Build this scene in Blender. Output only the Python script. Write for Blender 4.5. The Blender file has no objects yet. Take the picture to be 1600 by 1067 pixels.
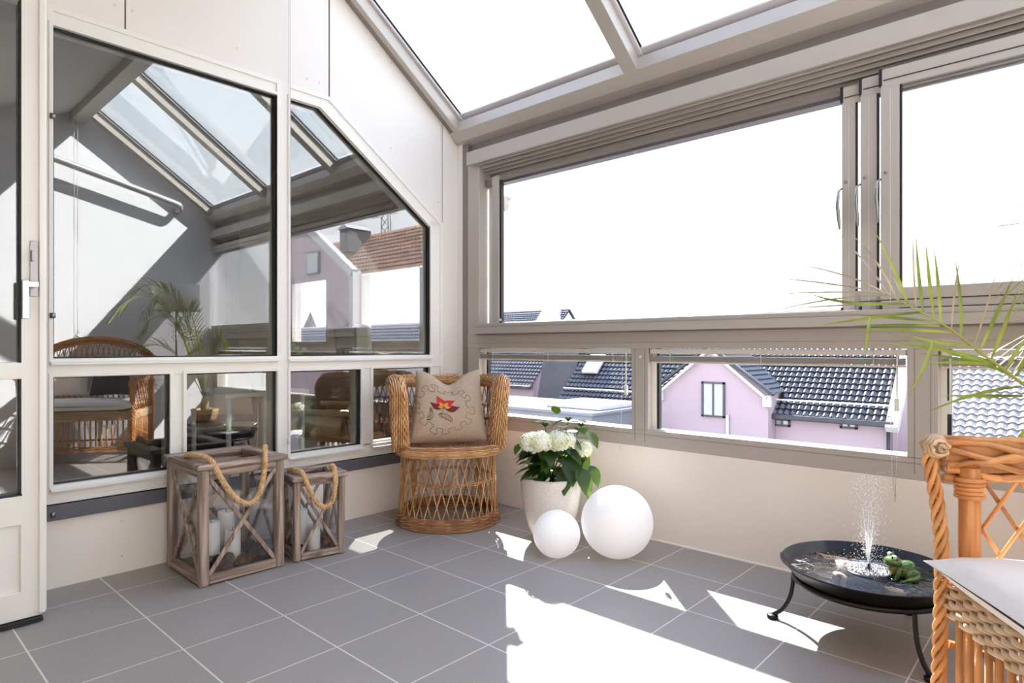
import bpy, math, random
import numpy as np
from mathutils import Vector, Matrix
random.seed(7)
PI = math.pi
sc = bpy.context.scene
COL = sc.collection

# ------------------------------------------------------------------ camera
F_PX, YAW, YC = 979.36, math.radians(42.593), 542.3
CAM = Vector((3.1552, -2.8875, 1.0))
cd = bpy.data.cameras.new('camera'); cam = bpy.data.objects.new('camera', cd); COL.objects.link(cam)
cam.location = CAM; cam.rotation_euler = (PI/2, 0, YAW)
cd.sensor_width = 36; cd.lens = F_PX/1600*36; cd.shift_y = (YC-533.5)/1600
cd.clip_start = .02; cd.clip_end = 500
sc.camera = cam
FW = Vector((-math.sin(YAW), math.cos(YAW), 0)); RT = Vector((math.cos(YAW), math.sin(YAW), 0))
def ray(u, v): return FW + RT*((u-800)/F_PX) + Vector((0, 0, (YC-v)/F_PX))
def atx(u, v, x): d = ray(u, v); return CAM + d*((x-CAM.x)/d.x)
def aty(u, v, y): d = ray(u, v); return CAM + d*((y-CAM.y)/d.y)
def atz(u, v, z): d = ray(u, v); return CAM + d*((z-CAM.z)/d.z)

# ------------------------------------------------------------------ sky, sun, exposure
w = bpy.data.worlds.new('sky'); sc.world = w; w.use_nodes = True
nt = w.node_tree; nt.nodes.clear()
tc = nt.nodes.new('ShaderNodeTexCoord'); sep = nt.nodes.new('ShaderNodeSeparateXYZ')
ramp = nt.nodes.new('ShaderNodeValToRGB'); bg = nt.nodes.new('ShaderNodeBackground'); wo = nt.nodes.new('ShaderNodeOutputWorld')
nt.links.new(tc.outputs['Generated'], sep.inputs[0]); nt.links.new(sep.outputs['Z'], ramp.inputs[0])
e = ramp.color_ramp.elements
e[0].position = 0.0; e[0].color = (1.0, .99, .985, 1)
e[1].position = 1.0; e[1].color = (.42, .58, 1.0, 1)
k = e.new(.30); k.color = (.86, .91, 1.0, 1)
nt.links.new(ramp.outputs[0], bg.inputs[0]); bg.inputs[1].default_value = 1.85
nt.links.new(bg.outputs[0], wo.inputs[0])
SUN_DIR = Vector((.96, -1.0, -1.27)).normalized()
sl = bpy.data.lights.new('sun', 'SUN'); so = bpy.data.objects.new('sun', sl); COL.objects.link(so)
so.rotation_euler = SUN_DIR.to_track_quat('-Z', 'Y').to_euler(); so.location = (-8, 8, 12)
sl.energy = 12.0; sl.angle = math.radians(.53); sl.color = (1.0, .97, .94)
sc.view_settings.view_transform = 'Standard'; sc.view_settings.look = 'None'
sc.view_settings.exposure = 1.28; sc.view_settings.gamma = 1.0
sc.view_settings.use_curve_mapping = False
sc.cycles.transparent_max_bounces = 32
sc.cycles.max_bounces = 10; sc.cycles.diffuse_bounces = 5; sc.cycles.glossy_bounces = 5
sc.cycles.caustics_reflective = False; sc.cycles.caustics_refractive = False
sc.cycles.sample_clamp_indirect = 6

# ------------------------------------------------------------------ materials
def lin(c): return tuple(((x/255)/12.92 if x/255 <= .04045 else ((x/255+.055)/1.055)**2.4) for x in c)
def mat(name, rgb, rough=.5, metal=0, spec=.5, vary=0, vscale=8, stretch=(1, 1, 1), rgb2=None, bump=0, bscale=40, trans=0, sss=0, island=0, coat=0):
    m = bpy.data.materials.new(name); m.use_nodes = True; n = m.node_tree; b = n.nodes['Principled BSDF']
    c = lin(rgb); b.inputs['Base Color'].default_value = (*c, 1)
    b.inputs['Roughness'].default_value = rough; b.inputs['Metallic'].default_value = metal
    b.inputs['Specular IOR Level'].default_value = spec
    b.inputs['Transmission Weight'].default_value = trans
    b.inputs['Coat Weight'].default_value = coat
    if sss: b.inputs['Subsurface Weight'].default_value = sss; b.inputs['Subsurface Radius'].default_value = (.02, .02, .02)
    t = n.nodes.new('ShaderNodeTexCoord'); mp = n.nodes.new('ShaderNodeMapping'); mp.inputs['Scale'].default_value = stretch
    n.links.new(t.outputs['Object'], mp.inputs[0])
    if vary or rgb2:
        nz = n.nodes.new('ShaderNodeTexNoise'); nz.inputs['Scale'].default_value = vscale; nz.inputs['Detail'].default_value = 6
        n.links.new(mp.outputs[0], nz.inputs['Vector'])
        r = n.nodes.new('ShaderNodeValToRGB'); n.links.new(nz.outputs['Fac'], r.inputs[0])
        c2 = lin(rgb2) if rgb2 else tuple(x*(1-vary) for x in c)
        r.color_ramp.elements[0].position = .35; r.color_ramp.elements[0].color = (*c2, 1)
        r.color_ramp.elements[1].position = .65; r.color_ramp.elements[1].color = (*c, 1)
        out = r.outputs[0]
        if island:
            g = n.nodes.new('ShaderNodeNewGeometry'); mx = n.nodes.new('ShaderNodeMixRGB'); mx.blend_type = 'MULTIPLY'; mx.inputs[0].default_value = island
            rr = n.nodes.new('ShaderNodeValToRGB'); n.links.new(g.outputs['Random Per Island'], rr.inputs[0])
            rr.color_ramp.elements[0].color = (.45, .40, .35, 1); rr.color_ramp.elements[1].color = (1.15, 1.1, 1.05, 1)
            n.links.new(out, mx.inputs[1]); n.links.new(rr.outputs[0], mx.inputs[2]); out = mx.outputs[0]
        n.links.new(out, b.inputs['Base Color'])
    if bump:
        nb = n.nodes.new('ShaderNodeTexNoise'); nb.inputs['Scale'].default_value = bscale; nb.inputs['Detail'].default_value = 4
        n.links.new(mp.outputs[0], nb.inputs['Vector'])
        bp = n.nodes.new('ShaderNodeBump'); bp.inputs['Strength'].default_value = bump; bp.inputs['Distance'].default_value = .01
        n.links.new(nb.outputs['Fac'], bp.inputs['Height']); n.links.new(bp.outputs[0], b.inputs['Normal'])
    return m
def glass(name, refl, tint=(1, 1, 1), edge=.5, bump=0):
    m = bpy.data.materials.new(name); m.use_nodes = True; n = m.node_tree; n.nodes.clear()
    o = n.nodes.new('ShaderNodeOutputMaterial'); mx = n.nodes.new('ShaderNodeMixShader')
    tr = n.nodes.new('ShaderNodeBsdfTransparent'); tr.inputs[0].default_value = (*tint, 1)
    gl = n.nodes.new('ShaderNodeBsdfGlossy'); gl.inputs['Roughness'].default_value = 0.0
    lw = n.nodes.new('ShaderNodeFresnel'); lw.inputs['IOR'].default_value = 1.45
    ma = n.nodes.new('ShaderNodeMath'); ma.operation = 'MULTIPLY_ADD'; ma.inputs[1].default_value = edge; ma.inputs[2].default_value = refl; ma.use_clamp = True
    n.links.new(lw.outputs[0], ma.inputs[0]); n.links.new(ma.outputs[0], mx.inputs[0])
    n.links.new(tr.outputs[0], mx.inputs[1]); n.links.new(gl.outputs[0], mx.inputs[2]); n.links.new(mx.outputs[0], o.inputs[0])
    if bump:
        t = n.nodes.new('ShaderNodeTexCoord'); nb = n.nodes.new('ShaderNodeTexNoise'); nb.inputs['Scale'].default_value = 26; nb.inputs['Detail'].default_value = 3
        nb.inputs['Distortion'].default_value = 1.5
        n.links.new(t.outputs['Object'], nb.inputs['Vector'])
        bp = n.nodes.new('ShaderNodeBump'); bp.inputs['Strength'].default_value = bump; bp.inputs['Distance'].default_value = .02
        n.links.new(nb.outputs['Fac'], bp.inputs['Height']); n.links.new(bp.outputs[0], gl.inputs['Normal'])
    return m
M = dict(
    panel=mat('white_panel', (233, 226, 217), .55, vary=.02, vscale=3),
    endwall=mat('white_end_wall', (226, 225, 228), .6, vary=.02, vscale=3),
    cream=mat('cream_panel', (248, 238, 226), .6, vary=.03, vscale=3, bump=.05, bscale=60),
    frame=mat('white_frame', (236, 231, 221), .35),
    alu=mat('taupe_aluminium', (186, 178, 169), .38, metal=.1, vary=.03, vscale=3),
    alud=mat('dark_aluminium', (134, 126, 122), .4, metal=.2),
    alulight=mat('pale_aluminium', (212, 206, 208), .35, metal=.1),
    black=mat('black_gasket', (22, 23, 26), .5),
    slate=mat('slate_trim', (98, 96, 102), .5, vary=.08, vscale=12),
    gap=mat('panel_gap', (60, 48, 42), .8),
    screw=mat('painted_screw', (225, 218, 208), .4),
    steel=mat('brushed_steel', (150, 148, 146), .35, metal=1),
    chrome=mat('chrome', (190, 192, 198), .08, metal=1),
    glass_left=glass('dark_reflecting_glass', .165, (.95, .96, .95), .5),
    glass_clear=glass('clear_glass', .008, (.94, .94, .94), .25),
    glass_roof=glass('roof_glass', .01, (.95, .97, .97), .3),
    glass_lantern=glass('lantern_glass', .03, (.98, .98, .98), .5),
    ceil=mat('ceiling_board', (205, 200, 196), .7),
    rattan=mat('honey_wicker', (236, 192, 138), .42, rgb2=(200, 144, 90), vscale=14, island=.75, bump=.15, bscale=120),
    rattan_dark=mat('brown_wicker', (204, 154, 110), .45, rgb2=(156, 106, 70), vscale=14, island=.8, bump=.15, bscale=120),
    rattan_or=mat('orange_wicker', (228, 172, 112), .38, rgb2=(198, 130, 70), vscale=10, island=.7, bump=.15, bscale=120),
    rattan_sunlit=mat('sunlit_wicker', (238, 210, 174), .5, rgb2=(204, 166, 124), vscale=14, island=.6),  # lit copy of the orange wicker, sunlight put into the colour
    postwood=mat('orange_pole_wood', (212, 146, 84), .35, rgb2=(172, 100, 48), vscale=5, stretch=(14, 14, 1.2), bump=.1),
    linen=mat('linen_cushion', (194, 170, 144), .9, vary=.12, vscale=90, bump=.25, bscale=260),
    canvas=mat('white_canvas', (232, 226, 218), .9, vary=.04, vscale=40, bump=.2, bscale=220),
    red=mat('red_thread', (200, 28, 24), .7), maroon=mat('maroon_thread', (112, 14, 30), .7),
    orange=mat('orange_thread', (222, 146, 52), .7), teal=mat('teal_thread', (70, 120, 104), .7),
    blackthread=mat('black_thread', (40, 34, 32), .8),
    rope=mat('jute_rope', (222, 184, 134), .85, rgb2=(184, 142, 94), vscale=60),
    wax=mat('white_wax', (240, 236, 228), .45, sss=.3),
    wick=mat('wick', (60, 52, 46), .9),
    cone=mat('pine_cone', (122, 94, 80), .7, rgb2=(70, 52, 45), vscale=30),
    cone_tan=mat('tan_pine_cone', (168, 124, 84), .7, rgb2=(110, 74, 48), vscale=30),
    pot=mat('glazed_white_pot', (236, 231, 224), .22, rgb2=(214, 205, 194), vscale=230, bump=.3, bscale=110, coat=.4),
    soil=mat('dark_soil', (36, 26, 22), .95, bump=.6, bscale=90),
    stem=mat('plant_stem', (110, 128, 62), .6),
    petal=mat('cream_petals', (246, 245, 236), .6, rgb2=(226, 230, 186), vscale=22, sss=.15),
    globe=mat('white_globe', (232, 231, 232), .38, sss=.5),
    iron=mat('black_iron', (40, 38, 38), .38, metal=.6, vary=.2, vscale=30, bump=.08, bscale=70),
    silt=mat('silty_bowl_floor', (168, 148, 128), .6, rgb2=(92, 80, 72), vscale=16),
    solar=mat('dark_solar_disc', (34, 36, 44), .25),
    drop=mat('water_drops', (250, 252, 255), .05, spec=1.0),
    stone=mat('pale_stone', (206, 184, 160), .6, rgb2=(110, 90, 76), vscale=24, bump=.4, bscale=50),
    eye=mat('frog_eye_white', (238, 236, 226), .2), pupil=mat('frog_pupil', (12, 12, 14), .1),
    palm=mat('palm_leaf', (166, 178, 74), .5, rgb2=(110, 124, 44), vscale=7),
    palmdry=mat('dry_palm_leaf', (190, 180, 148), .6, rgb2=(140, 126, 104), vscale=9),
    palmstem=mat('palm_stem', (150, 160, 66), .5),
    basket=mat('pale_basket', (206, 176, 138), .7, rgb2=(164, 130, 94), vscale=60, bump=.8, bscale=60),
    blind=mat('blind_slats', (196, 192, 184), .4, spec=.4),
    blindrail=mat('blind_rail', (214, 208, 198), .4),
    cord=mat('blind_cord', (214, 208, 200), .7),
    pink=mat('pink_render', (164, 147, 154), .85, vary=.06, vscale=.6),
    white=mat('white_render', (184, 182, 184), .8, vary=.03, vscale=.8),
    tile=mat('black_glazed_pantiles', (40, 39, 42), .37, spec=1.0, vary=.2, vscale=3),
    tilegrey=mat('grey_pantiles', (104, 101, 102), .36, spec=1.0, vary=.2, vscale=3),
    tilepale=mat('pale_pantiles', (150, 147, 146), .36, spec=1.0, vary=.15, vscale=3),
    tilered=mat('red_pantiles', (196, 156, 130), .6, rgb2=(150, 118, 98), vscale=2),
    lead=mat('dark_lead', (44, 46, 54), .45, vary=.2, vscale=2),
    flatroof=mat('pale_flat_roof', (112, 116, 124), .6, vary=.1, vscale=1),
    winglass=mat('house_window_glass', (150, 160, 164), .08, spec=1), winframe=mat('dark_window_frame', (70, 66, 70), .6),
    brick=mat('brick_facade', (176, 132, 112), .8, vary=.15, vscale=4),
    shade=mat('lamp_shade', (226, 224, 214), .8),
    navy=mat('dark_cushion', (58, 52, 62), .9),
    leather=mat('tan_leather', (206, 186, 148), .4, vary=.12, vscale=8),
    greyplastic=mat('grey_plastic', (66, 62, 58), .45), greyfront=mat('light_speaker_cloth', (186, 184, 170), .7),
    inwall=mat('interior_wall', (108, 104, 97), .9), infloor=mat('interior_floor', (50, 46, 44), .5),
    rug=mat('pale_rug', (214, 212, 212), .95, rgb2=(110, 108, 112), vscale=5, stretch=(1, 6, 1)),
    darkwood=mat('dark_wood', (52, 42, 36), .4), desk=mat('white_desk', (224, 228, 220), .4),
    leafdark=mat('small_plant_leaf', (112, 146, 46), .45),
    pipe=mat('grey_pipe', (178, 178, 178), .35, metal=.3),
)
for ax, st in (('x', (1.5, 30, 30)), ('y', (30, 1.5, 30)), ('z', (30, 30, 1.5))):
    M['wood_'+ax] = mat('weathered_wood_'+ax, (188, 166, 148), .75, rgb2=(118, 98, 84), vscale=2.2, stretch=st, bump=.6, bscale=3)
def leafmat(name, top, dark):
    m = mat(name, top, .38, rgb2=dark, vscale=10); n = m.node_tree; b = n.nodes['Principled BSDF']
    t = n.nodes.new('ShaderNodeBsdfTranslucent'); t.inputs[0].default_value = (.25, .42, .03, 1)
    mx = n.nodes.new('ShaderNodeMixShader'); mx.inputs[0].default_value = .28
    o = n.nodes['Material Output']; n.links.new(b.outputs[0], mx.inputs[1]); n.links.new(t.outputs[0], mx.inputs[2]); n.links.new(mx.outputs[0], o.inputs[0])
    return m
M['leaf'] = leafmat('hydrangea_leaf', (44, 78, 36), (26, 50, 24))
def floor_material():
    m = mat('grey_floor_tile', (138, 132, 132), .42, spec=.45); n = m.node_tree; b = n.nodes['Principled BSDF']
    t = n.nodes.new('ShaderNodeTexCoord'); s = n.nodes.new('ShaderNodeSeparateXYZ'); n.links.new(t.outputs['Object'], s.inputs[0])
    def mth(op, a, bb=None, c=None):
        q = n.nodes.new('ShaderNodeMath'); q.operation = op
        for i, v in enumerate((a, bb, c)):
            if v is None: continue
            if isinstance(v, (int, float)): q.inputs[i].default_value = v
            else: n.links.new(v, q.inputs[i])
        return q.outputs[0]
    def line(o, off, size, wid):
        f = mth('FRACT', mth('DIVIDE', mth('SUBTRACT', o, off), size))
        d = mth('MULTIPLY', mth('MINIMUM', f, mth('SUBTRACT', 1.0, f)), size)
        return mth('LESS_THAN', d, wid)
    g = mth('MAXIMUM', line(s.outputs['X'], .2278, .361, .0023), line(s.outputs['Y'], -2.0963, .3529, .0026))
    nz = n.nodes.new('ShaderNodeTexNoise'); nz.inputs['Scale'].default_value = 260; nz.inputs['Detail'].default_value = 3
    n.links.new(t.outputs['Object'], nz.inputs['Vector'])
    r = n.nodes.new('ShaderNodeValToRGB'); n.links.new(nz.outputs['Fac'], r.inputs[0])
    r.color_ramp.elements[0].position = .3; r.color_ramp.elements[0].color = (*lin((156, 149, 141)), 1)
    r.color_ramp.elements[1].position = .7; r.color_ramp.elements[1].color = (*lin((180, 173, 165)), 1)
    ns = n.nodes.new('ShaderNodeTexNoise'); ns.inputs['Scale'].default_value = 1.3; n.links.new(t.outputs['Object'], ns.inputs['Vector'])
    mm = n.nodes.new('ShaderNodeMixRGB'); mm.blend_type = 'MULTIPLY'; mm.inputs[0].default_value = .25
    n.links.new(r.outputs[0], mm.inputs[1]); n.links.new(ns.outputs['Fac'], mm.inputs[2])
    mx = n.nodes.new('ShaderNodeMixRGB'); n.links.new(g, mx.inputs[0]); n.links.new(mm.outputs[0], mx.inputs[1]); mx.inputs[2].default_value = (*lin((232, 220, 210)), 1)
    n.links.new(mx.outputs[0], b.inputs['Base Color'])
    bp = n.nodes.new('ShaderNodeBump'); bp.inputs['Strength'].default_value = .5; bp.inputs['Distance'].default_value = .002; bp.invert = True
    n.links.new(g, bp.inputs['Height']); n.links.new(bp.outputs[0], b.inputs['Normal'])
    return m
M['floor'] = floor_material()
_g = M['globe'].node_tree.nodes['Principled BSDF']      # the globes are lamps and are switched on
_g.inputs['Emission Color'].default_value = (1.0, .97, .96, 1); _g.inputs['Emission Strength'].default_value = .13
def frog_material():
    m = mat('glazed_frog', (96, 128, 52), .18, rgb2=(46, 84, 34), vscale=30, coat=.5); n = m.node_tree; b = n.nodes['Principled BSDF']
    g = [x for x in n.nodes if x.bl_idname == 'ShaderNodeTexCoord'][0]; s = n.nodes.new('ShaderNodeSeparateXYZ'); n.links.new(g.outputs['Object'], s.inputs[0])
    return m
M['frog'] = frog_material()
M['frogbelly'] = mat('yellow_frog_belly', (150, 132, 58), .25, rgb2=(90, 92, 38), vscale=40)

# ------------------------------------------------------------------ mesh builder
class MB:
    def __init__(s): s.v = []; s.f = []; s.sm = []; s.T = None
    def add(s, vs, fs, smooth=False):
        k = len(s.v)
        if s.T is not None: vs = [s.T @ Vector(p) for p in vs]
        s.v += [tuple(p) for p in vs]; s.f += [tuple(i+k for i in f) for f in fs]; s.sm += [smooth]*len(fs); return s
    def box(s, x0, x1, y0, y1, z0, z1):
        return s.add([(x, y, z) for x in (x0, x1) for y in (y0, y1) for z in (z0, z1)],
                     [(0, 1, 3, 2), (4, 6, 7, 5), (0, 4, 5, 1), (2, 3, 7, 6), (0, 2, 6, 4), (1, 5, 7, 3)])
    def beam(s, p, q, w, h, up=(0, 0, 1)):
        p = Vector(p); q = Vector(q); d = (q-p).normalized(); u = Vector(up); u = (u-d*u.dot(d)).normalized(); r = d.cross(u)
        vs = []
        for a in (p, q):
            for i, j in ((-1, -1), (1, -1), (1, 1), (-1, 1)): vs.append(a + r*(w/2*i) + u*(h/2*j))
        return s.add(vs, [(3, 2, 1, 0), (4, 5, 6, 7), (0, 1, 5, 4), (1, 2, 6, 5), (2, 3, 7, 6), (3, 0, 4, 7)])
    def prism(s, poly, off):
        """closed planar polygon (3D points) extruded by off"""
        n = len(poly); off = Vector(off); a = [Vector(p) for p in poly]; b = [p+off for p in a]
        return s.add(a+b, [tuple(range(n))[::-1], tuple(range(n, 2*n))] + [(i, (i+1) % n, n+(i+1) % n, n+i) for i in range(n)])
    def tube(s, pts, r, seg=6, cap=True, closed=False, flat=None):
        pts = [Vector(p) for p in pts]; n = len(pts); rr = r if hasattr(r, '__len__') else [r]*n
        vs = []; fs = []; prev = None
        for i, p in enumerate(pts):
            if closed: t = pts[(i+1) % n]-pts[i-1]
            else: t = pts[min(i+1, n-1)]-pts[max(i-1, 0)]
            if t.length < 1e-9: t = Vector((0, 0, 1))
            t.normalize()
            if prev is None:
                u = Vector((0, 0, 1)) if abs(t.z) < .9 else Vector((1, 0, 0))
            else: u = prev
            u = (u-t*u.dot(t)); u.normalize(); prev = u; b = t.cross(u)
            for k in range(seg):
                a = 2*PI*k/seg; fl = flat if flat else 1
                vs.append(p+u*(math.cos(a)*rr[i])+b*(math.sin(a)*rr[i]*fl))
        m = n if closed else n-1
        for i in range(m):
            j = (i+1) % n
            for k in range(seg): fs.append((i*seg+k, i*seg+(k+1) % seg, j*seg+(k+1) % seg, j*seg+k))
        if cap and not closed: fs += [tuple(range(seg))[::-1], tuple((n-1)*seg+k for k in range(seg))]
        return s.add(vs, fs, True)
    def lathe(s, prof, c, seg=48, axis=None, closed=False):
        vs = []; fs = []; n = len(prof)
        for r, z in prof:
            for k in range(seg):
                a = 2*PI*k/seg; vs.append((c[0]+r*math.cos(a), c[1]+r*math.sin(a), c[2]+z))
        for i in range(n if closed else n-1):
            j = (i+1) % n
            for k in range(seg): fs.append((i*seg+k, i*seg+(k+1) % seg, j*seg+(k+1) % seg, j*seg+k))
        if not closed:
            if prof[0][0] > 1e-6: fs.append(tuple(range(seg))[::-1])
            if prof[-1][0] > 1e-6: fs.append(tuple((n-1)*seg+k for k in range(seg)))
        return s.add(vs, fs, True)
    def ball(s, c, r, seg=12, rings=8, sc=(1, 1, 1), rot=None):
        vs = []; fs = []; c = Vector(c)
        for i in range(rings+1):
            a = PI*i/rings
            for k in range(seg):
                b = 2*PI*k/seg; p = Vector((math.sin(a)*math.cos(b)*sc[0], math.sin(a)*math.sin(b)*sc[1], math.cos(a)*sc[2]))*r
                if rot is not None: p = rot @ p
                vs.append(c+p)
        for i in range(rings):
            for k in range(seg): fs.append((i*seg+k, (i+1)*seg+k, (i+1)*seg+(k+1) % seg, i*seg+(k+1) % seg))
        return s.add(vs, fs, True)
    def build(s, name, m, parent=None, bevel=0, sharp=False):
        me = bpy.data.meshes.new(name); org = wloc(parent) if parent else Vector((0, 0, 0))
        me.from_pydata([tuple(Vector(v)-org) for v in s.v], [], s.f); me.update()
        me.polygons.foreach_set('use_smooth', s.sm)
        o = bpy.data.objects.new(name, me); COL.objects.link(o); me.materials.append(M[m] if isinstance(m, str) else m)
        if parent: o.parent = parent
        if bevel:
            b = o.modifiers.new('bevel', 'BEVEL'); b.width = bevel; b.segments = 2; b.limit_method = 'ANGLE'
        return o
def wloc(o):
    p = Vector((0, 0, 0))
    while o: p += o.location; o = o.parent
    return p
def tag(o, label=None, cat=None, group=None, kind=None):
    if label: o['label'] = label
    if cat: o['category'] = cat
    if group: o['group'] = group
    if kind: o['kind'] = kind
    return o
def thing(name, loc, label=None, cat=None, group=None, kind=None):
    o = bpy.data.objects.new(name, None); o.location = loc; o.empty_display_size = .05; COL.objects.link(o)
    return tag(o, label, cat, group, kind)
def struct(o, label, cat): return tag(o, label, cat, None, 'structure')
def lerp(a, b, t): return a+(b-a)*t

# ================================================================== SETTING
XR, YB = 3.98, -3.75
struct(MB().box(0, XR, YB, 0, -.08, 0).build('floor', 'floor'), 'grey square floor tiles with pale grout', 'floor')
# parapet wall under the windows
struct(MB().box(0, XR+.1, 0, .16, -.08, .478).build('wall_front', 'cream'), 'low cream rendered wall under the window band', 'wall')
# caulk bead along that wall
struct(MB().tube([(.02, -.002, .003), (XR, -.002, .003)], .006, 6).build('trim_caulk', 'cream'), 'thin cream sealant bead where low wall meets tiles', 'trim')
# house wall (left): pieces around the glazing
YL, YR_, ZB, ZT, YK, ZK = -2.287, -.145, .352, 2.41, -.98, 1.818
lw = MB()
def lp(poly, x0=-.14, x1=0): lw.prism([(x0, y, z) for y, z in poly], (x1-x0, 0, 0))
g = .004
lp([(YB, -.08), (.07, -.08), (.07, .285), (YB, .285)])
lp([(YR_+g, .285), (-.0, .285), (.07, .285), (.07, 2.44), (-.134, 2.585), (-.134, ZK+.01), (YR_+g, ZK)])
lp([(YK+g, ZT), (YR_-.002, ZK+.006), (-.140, ZK+.008), (-.140, 2.59), (YK+g, 3.18)])
lp([(-2.0+g, ZT), (YK-g, ZT), (YK-g, 3.18), (-1.2, 3.36), (-2.0+g, 2.9)])
lp([(YB, ZT), (-2.0-g, ZT), (-2.0-g, 2.9), (YB, 1.9)])
lwo = lw.build('wall_left', 'panel', bevel=.002)
lwo.data.materials.append(M['cream'])
for p in lwo.data.polygons:
    if p.center.z < .28 : p.material_index = 1
struct(lwo, 'white panelled house wall around the large windows', 'wall')
gb = MB()
for y in (-2.0, YK, -.137): gb.box(-.03, -.006, y-.005, y+.005, ZK if y > -.5 else ZT, 3.0 if y < -.5 else 2.56)
struct(gb.build('trim_panel_joints', 'gap'), 'dark narrow joints between the white wall panels', 'trim')
sb = MB()
for (u, v) in ((190, 139), (190, 193), (587, 757), (587, 784), (179, 8), (207, 17), (371, 75), (480, 123), (499, 130), (611, 99), (611, 231), (685, 316), (597, 742)):
    p = atx(u, v, 0)
    if (u, v) in ((190, 139), (190, 193)): p = atx(u, v+675, 0)
    sb.ball((0.001, p.y, p.z), .006, 10, 6, (.5, 1, 1))
struct(sb.build('trim_wall_screws', 'screw'), 'white painted screw heads dotted over the wall panels', 'trim')
struct(MB().box(-.02, .022, -2.4, -.02, .285, .347).build('trim_slate_sill', 'slate', bevel=.002), 'dark grey sill strip under the white window frames', 'trim')

# ---- big white house window
win = thing('window_1', (0, YL, ZB), 'large white-framed house window in the left wall, six panes with a cut-off corner', 'window', kind='structure')
P1 = [(-2.265, .953), (-1.296, .953), (-1.296, 2.327), (-2.265, 2.327)]
P2 = [(-1.221, .95), (-.252, .95), (-.252, 1.779), (-1.046, 2.332), (-1.221, 2.332)]
P3 = [(-2.265, .43), (-1.819, .43), (-1.819, .876), (-2.265, .876)]
P4 = [(-1.745, .428), (-1.293, .428), (-1.293, .874), (-1.745, .874)]
P5 = [(-1.221, .425), (-.779, .425), (-.779, .87), (-1.221, .87)]
P6 = [(-.694, .425), (-.254, .425), (-.254, .871), (-.694, .871)]
PANES = [P1, P2, P3, P4, P5, P6]
def offset_poly(poly, d):
    """offset outwards (poly counter-clockwise in y,z)"""
    n = len(poly); out = []
    for i in range(n):
        a = Vector(poly[i-1]); b = Vector(poly[i]); c = Vector(poly[(i+1) % n])
        e1 = (b-a).normalized(); e2 = (c-b).normalized(); n1 = Vector((e1.y, -e1.x)); n2 = Vector((e2.y, -e2.x))
        m = (n1+n2); m = m/(m.dot(n1)); out.append(tuple(b+m*d))
    return out
def ring(mb, outer, inner, x0, x1):
    n = len(outer); vs = [(x, y, z) for x in (x0, x1) for pl in (outer, inner) for (y, z) in pl]; fs = []
    for i in range(n):
        j = (i+1) % n
        fs += [(i, j, n+j, n+i), (2*n+i, 3*n+i, 3*n+j, 2*n+j), (i, 2*n+i, 2*n+j, j), (n+i, n+j, 3*n+j, 3*n+i)]
    mb.add(vs, fs)
fr = MB()
OUT = [(YL, ZB), (YR_, ZB), (YR_, ZK), (YK, ZT), (YL, ZT)]
# solid grid of the frame
IN = offset_poly(OUT, -.022)
ring(fr, OUT, IN, -.10, .012)
BASE = [((YL+.022), -1.27, .374, .43), ((-1.25), YR_-.022, .374, .425)]
fr.box(-.10, .004, YL+.02, YR_-.02, ZB+.02, .428)           # bottom rail
fr.box(-.10, .010, YL+.02, YR_-.02, .874, .951)             # transom
fr.box(-.10, .012, -1.296, -1.221, ZB+.02, ZT-.02)          # main mullion
fr.box(-.10, .004, -1.819, -1.745, .42, .88)
fr.box(-.10, .004, -.779, -.694, .42, .88)
fr.box(-.10, .004, -.252, YR_-.02, ZB+.02, ZK-.0)
fr.box(-.10, .004, YL+.02, -2.265, ZB+.02, ZT-.02)
fr.box(-.10, .004, YL+.02, -1.046, 2.329, ZT-.02)
fr.prism([(-.10, -1.05, 2.330), (-.10, -.25, 1.776), (-.10, YR_-.02, 1.81), (-.10, YK+.0, 2.39), (-.10, -1.05, 2.39)], (.104, 0, 0))
fr.build('window_frame', 'frame', win, bevel=.003)
bd = MB()
for P in PANES:
    ring(bd, offset_poly(P, .016), P, -.02, .016)
bd.build('glazing_bead', 'frame', win, bevel=.002)
sl_ = MB()
for P in PANES:
    y0 = P[0][0]; y1 = P[1][0]; z = P[0][1]
    sl_.prism([(0, y0-.01, z-.006), (.03, y0-.01, z-.018), (.03, y0-.01, z-.026), (0, y0-.01, z-.026)], (0, y1-y0+.02, 0))
sl_.build('sloping_ledge', 'frame', win)
gk = MB()
for P in PANES: ring(gk, offset_poly(P, .001), offset_poly(P, -.006), -.028, -.004)
gk.build('gasket', 'black', win)
for P in PANES:
    MB().prism([(-.026, y, z) for y, z in offset_poly(P, -.002)], (.004, 0, 0)).build('pane', 'glass_left', win)

# ---- roof
SL = .70
def rz(y, b): return b-SL*y
def rafter(name, x0, x1, b0, b1, y0, y1, parent, m='alu'):
    return MB().prism([(x0, y0, rz(y0, b0)), (x0, y1, rz(y1, b0)), (x0, y1, rz(y1, b1)), (x0, y0, rz(y0, b1))], (x1-x0, 0, 0)).build(name, m, parent, bevel=.002)
roof = thing('window_2', (0, .08, 2.45), 'sloping glass roof with taupe rafters', 'glass roof', kind='structure')
YTOP = -1.22
XS = [(.0, .075), (1.36, 1.44), (2.60, 2.68), (3.84, 3.92)]
for x0, x1 in XS:
    rafter('rafter', x0, x1, 2.385, 2.475, .04, YTOP, roof)
    rafter('glazing_bar', x0-.018 if x0 > .1 else x0, x1+.02, 2.475, 2.492, .05, YTOP, roof, 'alulight')
    rafter('gasket', x0-.024 if x0 > .1 else x0, x1+.028, 2.492, 2.502, .05, YTOP, roof, 'black')
for i in range(3):
    x0 = XS[i][1]+.004; x1 = XS[i+1][0]-.004
    rafter('pane', x0, x1, 2.503, 2.510, .07, YTOP, roof, 'glass_roof')
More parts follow.
